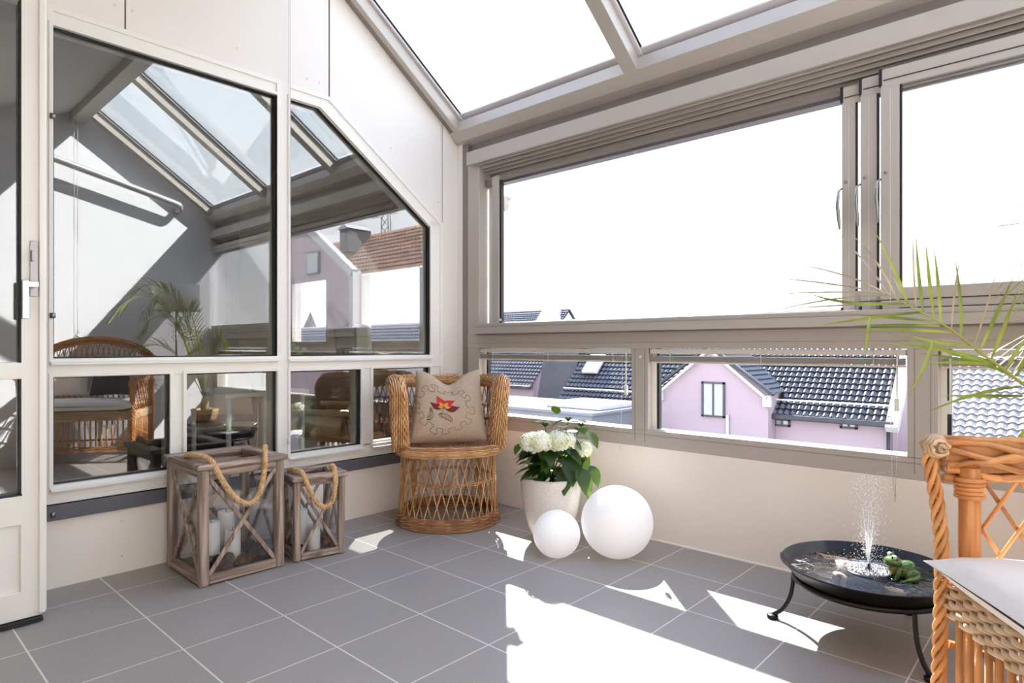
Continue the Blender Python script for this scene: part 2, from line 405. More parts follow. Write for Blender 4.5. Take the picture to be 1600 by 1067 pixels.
struct(MB().prism([(.004, .06, 2.34), (.004, YTOP, 2.34-SL*(YTOP-.06)-.0), (.004, YTOP, 2.40-SL*YTOP), (.004, .06, 2.40-SL*.06)], (.03, 0, 0)).build('trim_wall_rafter', 'alud'), 'dark grey flashing strip under the wall rafter', 'trim')
struct(MB().prism([(0, -.03, 2.375), (0, .06, 2.345), (0, .06, 2.46), (0, -.06, 2.50), (0, -.075, 2.43)], (XR, 0, 0)).build('trim_eave_beam', 'alu', bevel=.002), 'long taupe eave beam under the glass roof', 'trim')
struct(MB().box(.03, XR, .03, .1, 2.28, 2.37).build('trim_eave_infill', 'alud'), 'grey strip between the eave beam and track cover', 'trim')
struct(MB().prism([(0, -.07, 2.487+.045), (0, .05, 2.455), (0, .05, 2.463), (0, -.07, 2.54)], (XR, 0, 0)).build('trim_eave_bead', 'alulight'), 'pale metal bead along the lower edge of the roof glass', 'trim')
# ridge beam and solid slope behind
struct(MB().box(0, XR, -1.34, YTOP, 3.16, 3.36).build('trim_ridge_beam', 'alu', bevel=.004), 'taupe ridge beam closing the top of the glass roof', 'trim')
struct(MB().prism([(0, -1.30, 3.36), (0, -1.30, 3.26), (0, YB-.1, 2.05), (0, YB-.1, 2.15)], (XR+.1, 0, 0)).build('ceiling', 'ceil'), 'solid sloping ceiling behind the ridge beam', 'ceiling')
struct(MB().prism([(XR, YB, -.08), (XR, .16, -.08), (XR, .16, 2.42), (XR, -1.3, 3.4), (XR, YB, 2.1)], (.12, 0, 0)).build('wall_right', 'endwall'), 'white end wall at the right', 'wall')
struct(MB().box(-.14, XR+.12, YB-.12, YB, -.08, 2.2).build('wall_back', 'panel'), 'white back wall behind the seating', 'wall')

# ---- window wall
wf = thing('window_3', (.12, 0, .478), 'taupe aluminium window band over the low wall, three low panes and wide sliding panes', 'window', kind='structure')
a = MB()
a.box(.10, .205, 0, .10, .478, 2.30)                # left post
a.box(.10, XR, 0, .09, .478, .568)                  # bottom member
a.box(.10, XR, -.004, .09, .993, 1.082)             # transom
for x0, x1 in ((1.365, 1.466), (2.626, 2.73), (3.87, XR)): a.box(x0, x1, 0, .09, .56, 1.0)
a.build('window_frame', 'alu', wf, bevel=.003)
a = MB()
for x in (1.386, 1.445, 2.652, 2.706): a.box(x-.001, x+.001, -.0015, .003, .50, 1.03)
a.box(.14, XR, -.0015, .003, .541, .5425); a.box(.14, XR, -.0055, -.003, 1.024, 1.0255)
a.build('joint_lines', 'alud', wf)
MB().box(.046, .100, .002, .03, .478, 2.36).build('corner_flashing', 'alud', wf)
struct(MB().box(.001, .046, .0, .05, .478, 2.46).build('trim_corner_board', 'panel'), 'narrow white board between house wall and window post', 'trim')
a = MB()
for x0, x1 in ((.205, 1.365), (1.466, 2.626), (2.73, 3.87)):
    ring_o = [(x0, .568), (x1, .568), (x1, .993), (x0, .993)]
    a.box(x0, x1, .03, .085, .560, .571)
for x0, x1 in ((.205, 1.365), (1.466, 2.626), (2.73, 3.87)):
    a.box(x0, x0+.022, .04, .08, .57, .993)
a.build('pale_reveal', 'frame', wf)
a = MB()
for x0, x1 in ((.205, 1.365), (1.466, 2.626), (2.73, 3.87)):
    a.box(x0+.022, x0+.036, .05, .075, .571, .993)
a.build('gasket', 'black', wf)
for x0, x1 in ((.205, 1.365), (1.466, 2.626), (2.73, 3.87)):
    MB().box(x0+.002, x1-.002, .058, .064, .571, .991).build('pane', 'glass_clear', wf)
for x, z in ((1.418, .948), (.37, 1.175)): MB().ball((x, -.001 if x > 1 else .03, z), .009, 10, 6, (1, .5, 1)).build('screw_cap', 'screw', wf)
# header: cover + stacked track lips
MB().box(.122, XR, -.035, -.012, 2.202, 2.289).build('track_cover', 'alu', wf, bevel=.002)
a = MB(); a.box(.13, XR, -.012, .12, 2.272, 2.285)
for i, (y, z0) in enumerate(((-.008, 2.188), (.018, 2.172), (.044, 2.158), (.070, 2.142), (.098, 2.10))):
    a.box(.205, XR, y, y+.006, z0, 2.275)
    a.box(.205, XR, y-.004, y+.010, z0, z0+.006)
a.build('top_tracks', 'alu', wf)
MB().box(.205, XR, .055, .120, 2.062, 2.105).build('top_rail', 'alud', wf, bevel=.002)
# bottom track
a = MB(); a.box(.205, XR, -.055, .11, 1.092, 1.108)
for y in (-.055, -.02, .015, .05, .09): a.box(.205, XR, y, y+.006, 1.10, 1.128)
a.box(.20, XR, -.058, -.052, 1.086, 1.128)
a.build('bottom_tracks', 'alu', wf)
MB().box(.215, XR, -.048, .10, 1.128, 1.152).build('bottom_rail', 'alu', wf, bevel=.003)
MB().box(.206, XR, -.03, .09, 1.078, 1.092).build('shadow_gap', 'alud', wf)
MB().box(.215, .29, .085, .10, 1.15, 2.12).build('pale_reveal', 'frame', wf)
a = MB(); a.box(.29, .350, .035, .075, 1.15, 2.11); a.box(.350, XR, .05, .075, 1.15, 1.162)
a.build('fixed_stile', 'alu', wf, bevel=.002)
MB().box(.350, .366, .045, .07, 1.155, 2.08).build('gasket', 'black', wf)
MB().box(.364, 2.40, .055, .061, 1.155, 2.08).build('pane', 'glass_clear', wf)
# sliding sashes, each a leaf that could be pushed along its own track
def sash(x0, xs, y, ztop, label, last=False):
    t = thing('sliding_window', (x0, y, 1.13), label, 'window', 'stacked sliding window leaves')
    s = MB(); s.box(x0, x0+xs, y, y+.022, 1.152, ztop); s.build('stile', 'alu', t, bevel=.002)
    MB().box(x0+xs*.50, x0+xs*.54, y-.0015, y+.004, 1.16, ztop-.01).build('groove', 'alulight', t)
    MB().box(x0, XR-.02, y+.002, y+.020, 1.156, 1.236).build('bottom_rail', 'alu', t, bevel=.002)
    MB().box(x0-.001, XR-.02, y, y+.004, 1.186, 1.190).build('seal', 'black', t)
    MB().box(x0, XR-.02, y+.002, y+.020, ztop, ztop+.075).build('top_rail', 'alu', t, bevel=.002)
    MB().box(x0+.01, XR-.02, y-.001, y+.004, ztop+.028, ztop+.031).build('seal', 'black', t)
    MB().box(x0-.006, x0+.005, y-.001, y+.022, ztop+.01, ztop+.078).build('end_cap', 'black', t)
    MB().box(x0-.004, x0+.007, y-.001, y+.022, 1.13, 1.168).build('end_cap', 'black', t)
    MB().box(x0+xs, x0+xs+.008, y+.004, y+.016, 1.236, ztop).build('gasket', 'black', t)
    MB().box(x0+xs, XR-.02, y+.008, y+.013, 1.236, ztop).build('pane', 'glass_clear', t)
    MB().ball((x0+xs*.28, y, 1.70), .008, 10, 6, (1, .4, 1)).build('lock_button', 'steel', t)
    MB().tube([(x0+.002, y-.002, 1.675), (x0-.010, y-.012, 1.665), (x0-.013, y-.016, 1.60), (x0-.008, y-.012, 1.53), (x0-.006, y-.010, 1.50)], [.004, .006, .0085, .007, .004], 8).build('pull_handle', 'steel', t)
    return t
sash(2.382, .052, .030, 2.030, 'leftmost of the three overlapping sliding window leaves, farthest out')
sash(2.460, .060, .002, 2.036, 'middle one of the three overlapping sliding window leaves')
sash(2.540, .066, -.028, 2.040, 'rightmost and innermost sliding window leaf with the wide pane')

# ---- door leaf at the left
dr = thing('door_1', (.30, -2.36, .0), 'white glazed folding door leaf standing open at the left edge', 'door', kind='structure')
a = MB(); x0, x1 = .27, .33
a.box(x0, x1, -2.425, -2.36, .02, 2.55); a.box(x0, x1, -3.3, -3.23, .02, 2.55)
a.box(x0, x1, -3.25, -2.42, .885, .945); a.box(x0, x1, -3.25, -2.42, 2.25, 2.55); a.box(x0, x1, -3.25, -2.42, .02, .12)
a.box(x0+.01, x1-.012, -3.25, -2.42, .1, .38); a.box(x0, x1, -3.25, -2.42, .36, .47)
a.build('leaf', 'frame', dr, bevel=.003)
a = MB(); a.box(x1-.012, x1+.012, -2.372, -2.352, .03, 2.55); a.box(x1-.035, x1-.012, -2.36, -2.345, .03, 2.55)
a.build('edge_moulding', 'frame', dr, bevel=.003)
MB().box(x0+.025, x0+.031, -3.24, -2.43, .47, .886).build('pane', 'glass_left', dr)
MB().box(x0+.025, x0+.031, -3.24, -2.43, .944, 2.26).build('pane', 'glass_left', dr)
a = MB(); a.box(x1-.03, x1+.001, -2.427, -2.422, .47, .886); a.box(x1-.03, x1+.001, -2.427, -2.422, .944, 2.26); a.box(x1-.03, x1+.001, -3.2, -2.42, .465, .472)
a.build('gasket', 'black', dr)
MB().box(x0-.01, x1+.02, -3.3, -2.362, .004, .018).build('bottom_seal', 'black', dr)
MB().box(x1, x1+.006, -2.398, -2.374, 1.185, 1.385).build('lock_plate', 'steel', dr, bevel=.001)
MB().box(x1+.006, x1+.02, -2.396, -2.389, 1.31, 1.35).build('thumb_turn', 'steel', dr, bevel=.002)
h = MB(); h.tube([(x1+.004, -2.385, 1.225), (x1+.045, -2.385, 1.225)], .008, 10)
h.box(x1+.035, x1+.048, -2.415, -2.380, 1.214, 1.236); h.box(x1+.033, x1+.05, -2.428, -2.408, 1.10, 1.238)
h.build('door_handle', 'chrome', dr, bevel=.003)
hg = MB()
for z in (.30, 1.12, 1.94): hg.tube([(.02, -2.268, z), (.02, -2.268, z+.02)], .010, 8)
struct(hg.build('trim_hinge_pins', 'steel'), 'small steel catches on the window frame edge', 'trim')
# cord on mullion
tag(MB().tube([(.035, -1.242, z) for z in np.linspace(2.95, .52, 20)], .0018, 5).tube([(.035, -1.234, z) for z in np.linspace(2.95, 1.75, 10)], .0015, 5).ball((.035, -1.242, .50), .008, 8, 6, (1, 1, 2)).build('blind_cord', 'cord'),
    'thin white pull cord hanging down the middle window post', 'cord')

# ================================================================== WICKER
def weave_tube(mb, path, rad, n=14, amp=.004, r=.0042, period=.05, flat=(1, 1), seg=5, twist=0.):
    """strands lying on a tube-like roll along path, each bobbing in and out"""
    path = [Vector(p) for p in path]; L = [0]
    for i in range(1, len(path)): L.append(L[-1]+(path[i]-path[i-1]).length)
    N = max(8, int(L[-1]/(period/5))); P = []; j = 0
    for i in range(N+1):
        s = L[-1]*i/N
        while j < len(L)-2 and L[j+1] < s: j += 1
        P.append((path[j].lerp(path[j+1], (s-L[j])/max(1e-9, L[j+1]-L[j])), s))
    up = Vector((0, 0, 1)); frames = []
    for i in range(N+1):
        t = (P[min(i+1, N)][0]-P[max(i-1, 0)][0]).normalized()
        if i == 0: u = up if abs(t.z) < .9 else Vector((0, 1, 0))
        u = (u-t*u.dot(t)).normalized(); frames.append((P[i][0], u, t.cross(u), P[i][1]))
    for k in range(n):
        pts = []
        for p, u, b, s in frames:
            a = 2*PI*k/n + twist*s; rr = 1 + 0
            d = (amp*math.sin(2*PI*s/period+PI*(k % 2)))
            R = (rad(s/L[-1]) if callable(rad) else rad)
            pts.append(p+u*math.cos(a)*(R*flat[0]+d)+b*math.sin(a)*(R*flat[1]+d))
        mb.tube(pts, r, seg)
def braid(mb, path, R, r, period, n=3, seg=6):
    path = [Vector(p) for p in path]; L = [0]
    for i in range(1, len(path)): L.append(L[-1]+(path[i]-path[i-1]).length)
    N = int(L[-1]/period*14); fr = []; j = 0
    for i in range(N+1):
        s = L[-1]*i/N
        while j < len(L)-2 and L[j+1] < s: j += 1
        fr.append((path[j].lerp(path[j+1], (s-L[j])/max(1e-9, L[j+1]-L[j])), s))
    out = [[] for _ in range(n)]; u = None
    for i, (p, s) in enumerate(fr):
        t = (fr[min(i+1, N)][0]-fr[max(i-1, 0)][0]).normalized()
        if u is None: u = Vector((0, 1, 0)) if abs(t.y) < .9 else Vector((1, 0, 0))
        u = (u-t*u.dot(t)).normalized(); b = t.cross(u)
        for k in range(n):
            a = 2*PI*(s/period+k/n); out[k].append(p+u*math.cos(a)*R+b*math.sin(a)*R)
    for o in out: mb.tube(o, r, seg)
def rope_twist(mb, path, R, period=.03): braid(mb, path, R*.58, R*.50, period, 3, 8)
def smooth_path(pts, n=12):
    pts = [Vector(p) for p in pts]; out = []
    P = [pts[0]]+pts+[pts[-1]]
    for i in range(1, len(P)-2):
        p0, p1, p2, p3 = P[i-1:i+3]
        for k in range(n):
            t = k/n; out.append(.5*((2*p1)+(p2-p0)*t+(2*p0-5*p1+4*p2-p3)*t*t+(3*p1-p0-3*p2+p3)*t**3))
    out.append(pts[-1]); return out

# ---- tub chair in the corner: local frame, front = +X local, then rotated
CH = Vector((.415, -.455, 0)); CANG = math.atan2(-.62, .78)
TM = Matrix.Translation(CH) @ Matrix.Rotation(CANG, 4, 'Z')
ch = thing('wicker_tub_chair', CH, 'honey wicker tub chair with round latticed base in the corner', 'chair')
def C_(): m = MB(); m.T = TM; return m
RB, RS = .285, .265
def cr(z): # skirt radius by height
    t = z/.43; return lerp(RB, RS, min(1, t*1.4)) if t < .7 else RS
# skirt canes
sk = C_(); nC = 34
for k in range(nC):
    for sgn in (1, -1):
        a0 = 2*PI*k/nC; pts = []
        for i in range(15):
            z = lerp(.045, .425, i/14); a = a0+sgn*(.40*(i/14))
            R = cr(z)+.004*sgn; pts.append((R*math.cos(a), R*math.sin(a), z))
        sk.tube(pts, .0034, 5)
sk.build('skirt_lattice', 'rattan', ch)
bm_ = C_()
for j in range(8):
    z = .008+j*.0085
    pts = []
    for i in range(144):
        a = 2*PI*i/144; R = RB+.012-.0016*j+.004*math.sin(a*24+PI*(j % 2)); pts.append((R*math.cos(a), R*math.sin(a), z+.002*math.sin(a*24)))
    bm_.tube(pts, .0052, 5, closed=True)
for z in (.245, .255):
    pts = [((cr(z)+.004*math.sin(a*17+(PI if z > .25 else 0)))*math.cos(a), (cr(z)+.004*math.sin(a*17+(PI if z > .25 else 0)))*math.sin(a), z+.003*math.cos(a*17)) for a in np.linspace(0, 2*PI, 160, endpoint=False)]
    bm_.tube(pts, .0034, 5, closed=True)
bm_.build('base_band', 'rattan_dark', ch)
for sgn in (1, -1, 2, -2):
    lg = C_(); a = {1: 1.42, -1: -1.42, 2: 2.3, -2: -2.3}[sgn]
    p0 = Vector(((RB-.012)*math.cos(a), (RB-.012)*math.sin(a), .005)); p1 = Vector(((RS-.006)*math.cos(a), (RS-.006)*math.sin(a), .425))
    lg.tube([p0, p1], .011, 8)
    d = p1-p0; pts = []
    for i in range(420):
        t = i/419; b = t*2*PI*42; q = p0+d*t; pts.append(q+Vector((math.cos(b), math.sin(b), 0))*.0125)
    lg.tube(pts, .0032, 4)
    lg.build('leg', 'rattan', ch)
# seat: woven disc with thick edge
se = C_()
def seat_r(a): # slightly squared toward front
    c = abs(math.cos(a)); s = abs(math.sin(a)); return .292/((c**2.6+s**2.6)**(1/2.6))
for j in range(26):
    q = (j+1)/26
    pts = []
    nP = 120
    for i in range(nP):
        a = 2*PI*i/nP; R = seat_r(a)*q; pts.append((R*math.cos(a), R*math.sin(a), .437+.003*math.sin(a*20+PI*(j % 2))))
    se.tube(pts, .0052, 5, closed=True)
se.lathe([(0, .425), (.27, .425), (.272, .431), (0, .434)], (0, 0, 0), 40)
for k in range(44):
    a = 2*PI*k/44; se.tube([(.03*math.cos(a), .03*math.sin(a), .44), (seat_r(a)*math.cos(a), seat_r(a)*math.sin(a), .44)], .003, 4)
se.build('seat', 'rattan_dark', ch)
sr = C_()
for j in range(7):
    pts = []
    for i in range(150):
        a = 2*PI*i/150; R = seat_r(a)+.006+.012*math.sin(PI*j/6)+.004*math.sin(a*24+PI*(j % 2)); pts.append((R*math.cos(a), R*math.sin(a), .405+.0085*j))
    sr.tube(pts, .0048, 5, closed=True)
sr.build('seat_rim', 'rattan', ch)
# back and arm lattice
la = C_()
def shell(a, z):
    t = (z-.44)/.37; R = seat_r(a)*(1.0+.05*t)-.01; return (R*math.cos(a), R*math.sin(a), z)
A0, A1 = 1.10, 2*PI-1.10
nA = 34
for k in range(nA+1):
    for sgn in (1, -1):
        pts = []
        for i in range(13):
            t = i/12; a = lerp(A0, A1, k/nA)+sgn*.30*(t-.5)
            if a < A0 or a > A1: continue
            p = Vector(shell(a, lerp(.44, .79, t))); pts.append(p*1.0)
        if len(pts) > 2: la.tube(pts, .0034, 5)
for z in (.555, .565, .635, .645):
    la.tube([shell(a, z+.003*math.sin(a*30)) for a in np.linspace(A0, A1, 90)], .0042, 5)
la.build('back_lattice', 'rattan_dark', ch)
# dense outer arm weave at the front thirds of the sides
for s in (1, -1):
    am = C_()
    for j in range(30):
        z = .44+.0115*j; pts = []
        for i in range(16):
            a = (1.02+.42*i/15); q = shell(a, z); Rr = math.hypot(q[0], q[1])+.018+.004*math.sin(i*1.6+PI*(j % 2))
            pts.append((Rr*math.cos(a*s), Rr*math.sin(a*s), z))
        am.tube(pts, .0052, 5)
    am.build('arm_weave', 'rattan', ch)
# roll: up from seat front, over the top, down the other side
ro = C_(); pth = []
def topR(a): return seat_r(a)*1.05
for z in np.linspace(.43, .75, 9): p = shell(1.06, z); k_ = 1.02+.02*((z-.43)/.32); pth.append((p[0]*k_, p[1]*k_, z))
for i, a in enumerate(np.linspace(1.16, 2*PI-1.16, 30)):
    zz = .79; pth.append((topR(a)*math.cos(a), topR(a)*math.sin(a), zz+.004*math.sin(i)))
for z in np.linspace(.75, .43, 9): p = shell(-1.06, z); k_ = 1.02+.02*((z-.43)/.32); pth.append((p[0]*k_, p[1]*k_, z))
pth = smooth_path(pth, 3)
weave_tube(ro, pth, lambda t: .028+.017*(1 if (t < .30 or t > .70) else .3), n=22, amp=.0035, r=.0052, period=.042, twist=1.5)
ro.tube(pth, .026, 8)
ro.build('rolled_edge', 'rattan', ch)

# ---- embroidered cushion
TL, TR, BL, BR = (657, 583), (754, 590), (634, 694), (759, 698)
cb0 = atz(634, 694, .465); cb1 = atz(759, 697, .463)
CC = Vector((.43, -.47, .466)); cd_ = Vector((math.cos(CANG), math.sin(CANG), 0)); cs = Vector((-math.sin(CANG), math.cos(CANG), 0))
PWB, PWT, PH = .445, .37, .405
tilt = math.radians(17)
upv = (Vector((0, 0, 1))*math.cos(tilt)-cd_*math.sin(tilt)); nrm = (cd_*math.cos(tilt)+Vector((0, 0, 1))*math.sin(tilt))
PO = CC+cd_*.10
def pil(s, t, side):
    """s,t in 0..1 (t from bottom) -> point on cushion surface"""
    a = 2*s-1; b = 2*t-1
    wd = lerp(PWB, PWT, t)/2
    x = a*wd*(1-.05*(1-b*b)*abs(a)); y = t*PH + (.018*abs(a)**3 if t > .5 else 0)*(t-.5)*2
    y -= .075*max(0, t-.45)/.55*math.exp(-(a/.42)**2)*1.0
    prof = max(0, (1-a**4)*(1-b**4))**.55
    th = .062*prof*(1-.30*max(0, t-.5)*2*math.exp(-(a/.3)**2))
    return PO + cs*x + upv*y + nrm*(th*side + .002)
pm = MB(); N = 40; vs = []; fs = []
for side in (1, -1):
    for i in range(N+1):
        for j in range(N+1): vs.append(pil(i/N, j/N, side))
def vi(sd, i, j): return sd*(N+1)**2+i*(N+1)+j
for sd in (0, 1):
    for i in range(N):
        for j in range(N):
            q = (vi(sd, i, j), vi(sd, i+1, j), vi(sd, i+1, j+1), vi(sd, i, j+1)); fs.append(q if sd == 0 else q[::-1])
pm.add(vs, fs, True)
cu = thing('embroidered_cushion', PO, 'taupe linen cushion with a red embroidered flower on the corner chair', 'cushion')
pm.build('cover', 'linen', cu)
def c2p(x, y, lift=.0022):
    t = (y-57)/(475-57); l = lerp(215, 130, t); r = lerp(590, 605, t); s = (x-l)/(r-l)
    return pil(min(.995, max(.005, s)), 1-t, 1)+nrm*lift
def blade(mb, base, tip, wid, bend=0, lift=.0022, n=8):
    bx_, by_ = base; tx, ty = tip; dx, dy = tx-bx_, ty-by_; L = math.hypot(dx, dy); nx, ny = -dy/L, dx/L; vs = []; 
    for i in range(n+1):
        t = i/n; w_ = wid*math.sin(PI*min(1, t*.86+.07))**.8*(1-t**3); b_ = bend*math.sin(PI*t)
        for sgn in (-1, 0, 1): vs.append(c2p(bx_+dx*t+nx*(w_*sgn+b_), by_+dy*t+ny*(w_*sgn+b_), lift))
    mb.add(vs, [(i*3+k, i*3+k+1, (i+1)*3+k+1, (i+1)*3+k) for i in range(n) for k in (0, 1)], True)
fl = MB(); blade(fl, (350, 278), (318, 198), 28, 6); blade(fl, (355, 275), (426, 226), 28, -10); fl.build('red_petals', 'red', cu)
fl = MB(); blade(fl, (346, 285), (274, 248), 23, -8); blade(fl, (360, 286), (450, 282), 24, 8); fl.build('maroon_petals', 'maroon', cu)
fl = MB()
for tip in ((330, 240), (383, 240), (316, 278), (398, 284)): blade(fl, (353, 280), tip, 13, 0, .0034)
fl.build('orange_petals', 'orange', cu)
fl = MB(); ctr = c2p(353, 283, .0045); vs = [ctr]+[c2p(353+9*math.cos(a), 283+9*math.sin(a), .0042) for a in np.linspace(0, 2*PI, 14, endpoint=False)]
fl.add(vs, [(0, i+1, (i+1) % 14+1) for i in range(14)], True); fl.build('flower_centre', 'teal', cu)
st = MB()
pts = []
for a in np.linspace(0, 2*PI, 700, endpoint=False):
    r = 1+.12*math.sin(13*a)*(1+.3*math.sin(3*a+1))+.03*math.sin(4*a); aa = a-.075*math.sin(26*a+.3*math.sin(5*a))+.05*math.sin(5*a); x = 355+158*r*math.cos(aa); y = 282+140*r*math.sin(aa)
    if y < 175 and abs(x-390) < 60: y += 18*(1-abs(x-390)/60)
    pts.append(c2p(x, y, .0025))
st.tube(pts, .0008, 4, closed=True)
for path in ([(352, 290), (340, 315), (315, 325)], [(315, 325), (350, 318), (380, 330), (398, 358)], [(240, 352), (262, 355), (282, 340), (288, 315), (270, 285)]):
    st.tube([c2p(x, y, .0028) for x, y in path], .0012, 4)
for k in range(7):
    t = k/6; x, y = lerp(335, 396, t), lerp(322, 355, t**1.4); st.tube([c2p(x, y), c2p(x-4, y+14+8*math.sin(t*3)), c2p(x-12, y+12)], .0011, 4)
    x, y = lerp(262, 287, math.sin(t*1.5)), lerp(352, 290, t); st.tube([c2p(x, y), c2p(x-12, y-4), c2p(x-16, y-14)], .0011, 4)
st.build('stitched_border', 'blackthread', cu)

# ---- lanterns
def lantern(name, corner, ang, wx, wy, H, label, thick, rope_pts):
    """corner = front corner nearest the camera; local x goes toward the wall (-X), local y along +Y"""
    o = Vector((corner[0], corner[1], 0)); T = Matrix.Translation(o) @ Matrix.Rotation(ang, 4, 'Z')
    t = thing(name, o, label, 'lantern', 'wooden lanterns with rope handles')
    def B(): m = MB(); m.T = T; return m
    k = thick; capt = .026
    for (px, py) in ((0, 0), (-wx+k, 0), (0, wy-k), (-wx+k, wy-k)):
        m = B(); m.box(px-k, px, py, py+k, .0, H-capt) if px == 0 else m.box(px-k, px, py, py+k, 0, H-capt)
        m.build('corner_post', 'wood_z', t, bevel=.009)
    r = k*.9
    for z0, z1 in ((.006, .006+r), (H-capt-r*.9, H-capt)):
        m = B(); m.box(-r, -.002, k, wy-k, z0, z1); m.build('rail', 'wood_y', t, bevel=.004)
        m = B(); m.box(-wx+.002, -wx+r, k, wy-k, z0, z1); m.build('rail', 'wood_y', t, bevel=.004)
        m = B(); m.box(-wx+k, -k, .002, r, z0, z1); m.build('rail', 'wood_x', t, bevel=.004)
        m = B(); m.box(-wx+k, -k, wy-r, wy-.002, z0, z1); m.build('rail', 'wood_x', t, bevel=.004)
    e = .012; cw = k*1.35
    for q0, q1 in ((-cw, e), (-wx-e, -wx+cw)): m = B(); m.box(q0, q1, -e, wy+e, H-capt, H); m.build('top_board', 'wood_y', t, bevel=.008)
    for q0, q1 in ((-e, cw), (wy-cw, wy+e)): m = B(); m.box(-wx+cw, -cw, q0, q1, H-capt, H-.001); m.build('top_board', 'wood_x', t, bevel=.008)
    za, zb = .006+r, H-capt-r*.9; bw = k*.45
    def brace(p, q, up, m_):
        m = B(); m.beam(p, q, bw, .010, up); m.build('cross_brace', m_, t, bevel=.002)
    for x in (-.012, -wx+.012):
        brace((x, k, za), (x, wy-k, zb), (1, 0, 0), 'wood_z'); brace((x-.006 if x > -.1 else x+.006, k, zb), (x-.006 if x > -.1 else x+.006, wy-k, za), (1, 0, 0), 'wood_z')
    for y in (.012, wy-.012):
        brace((-k, y, za), (-wx+k, y, zb), (0, 1, 0), 'wood_z'); brace((-k, y+(.006 if y < .1 else -.006), zb), (-wx+k, y+(.006 if y < .1 else -.006), za), (0, 1, 0), 'wood_z')
    for (a0, a1, b0, b1) in ((-.026, -.023, k, wy-k), (-wx+.023, -wx+.026, k, wy-k), (-wx+k, -k, .023, .026), (-wx+k, -k, wy-.026, wy-.023)):
        m = B(); m.box(a0, a1, b0, b1, za-.004, zb+.004); m.build('pane', 'glass_lantern', t)
    m = B(); m.box(-wx+r, -r, r, wy-r, .006, .018); m.build('floor_board', 'wood_x', t)
    m = B(); m2 = [(rx, ry, rz_) for rx, ry, rz_ in rope_pts(wx, wy, H)]
    rope_twist(m, smooth_path(m2, 10), .0118, .040); m.build('rope_handle', 'rope', t)
    m = B(); a_ = m2[0]; b_ = m2[-1]
    for q in (a_, b_): m = B(); m.ball((q[0], q[1], q[2]+.004), .008, 8, 6); m.build('rope_eyelet', 'steel', t)
    return t, T
lA, TA = lantern('lantern', (.452, -1.853), 0, .387, .372, .512, 'larger weathered wood and glass lantern with rope handle, three candles inside', .04,
    lambda wx, wy, H: [(-.24, .035, H+.006), (-.14, .03, H+.022), (-.02, .05, H+.012), (.022, .075, H-.06), (.028, .13, H-.15), (.028, .19, H-.19), (.028, .235, H-.16), (.022, .262, H-.07), (.012, .272, H-.0), (-.015, .285, H+.038), (-.05, .30, H+.03)])
sm0 = atz(460, 880, 0); sm1 = atz(540, 864, 0); ang = math.atan2(-(sm1.x-sm0.x), sm1.y-sm0.y)
wy2 = (Vector(sm1)-Vector(sm0)).length
lB, TB = lantern('lantern', (sm0.x, sm0.y), ang, min(.235, wy2), wy2, .40, 'smaller weathered wood and glass lantern with rope handle, two candles inside', .032,
    lambda wx, wy, H: [(-.15, .02, H+.006), (-.07, .025, H+.018), (.0, .04, H+.008), (.02, .06, H-.06), (.024, .10, H-.13), (.024, .135, H-.155), (.024, .17, H-.13), (.018, .188, H-.05), (.0, .19, H+.01), (-.02, .185, H+.03), (-.05, .18, H+.01)])
def candle(T, x, y, r, h, label):
    p = T @ Vector((x, y, .018)); t = thing('pillar_candle', p, label, 'candle', 'white pillar candles in the lanterns')
    m = MB(); m.lathe([(0, .0), (r-.002, .0), (r, .004), (r, h-.006), (r-.004, h-.001), (r-.010, h-.001), (r-.018, h-.007), (0, h-.009)], p, 36); m.build('wax', 'wax', t)
    MB().tube([p+Vector((0, 0, h-.01)), p+Vector((0, 0, h+.002)), p+Vector((.003, 0, h+.010))], .0015, 5).build('wick', 'wick', t)
candle(TA, -.14, .10, .036, .215, 'white pillar candle in the larger lantern, left and in front')
candle(TA, -.235, .205, .036, .225, 'white pillar candle in the larger lantern, behind the other two')
candle(TA, -.125, .188, .034, .165, 'short white pillar candle in the larger lantern, at the right')
candle(TB, -.15, .075, .032, .19, 'taller white pillar candle at the back of the smaller lantern')
candle(TB, -.075, .115, .030, .125, 'shorter white pillar candle in front in the smaller lantern')
def cone_mesh(mb, c, L, R, axis):
    axis = Vector(axis).normalized(); q = axis.to_track_quat('Z', 'Y'); c = Vector(c)
    mb.ball(c, 1, 8, 6, (R*.55, R*.55, L*.42), q.to_matrix())
    n = 76
    for i in range(n):
        t = i/n; a = i*2.39996; z = (t-.5)*L; rr = R*math.sin(PI*(.12+.82*t))**.7
        d = Vector((math.cos(a), math.sin(a), 0)); s = Vector((-math.sin(a), math.cos(a), 0)); w_ = R*.26
        b = d*rr*.55+Vector((0, 0, z)); tp = d*rr*1.08+Vector((0, 0, z+L*.05))
        vs = [b-s*w_*.6, b+s*w_*.6, tp+s*w_, tp+d*R*.06, tp-s*w_, tp-Vector((0, 0, L*.05))]
        mb.add([c+q @ p for p in vs], [(0, 1, 2, 3), (0, 3, 4), (0, 5, 1), (1, 5, 2), (2, 5, 3), (3, 5, 4), (4, 5, 0)])
def cones(T, spots, where):
    for (x, y, z, L, tan, lab) in spots:
        p = T @ Vector((x, y, .018+z)); m = MB(); a = random.uniform(-1.5, .8)
        cone_mesh(m, p, L, L*.42, (math.cos(a), math.sin(a), random.uniform(-.25, .35)))
        tag(m.build('pine_cone', 'cone_tan' if tan else 'cone'), lab, 'pine cone', 'pine cones in the '+where)
sp = []
G1 = 'dark brown pine cone heaped on the floor of the larger lantern'
rs = random.Random(3)
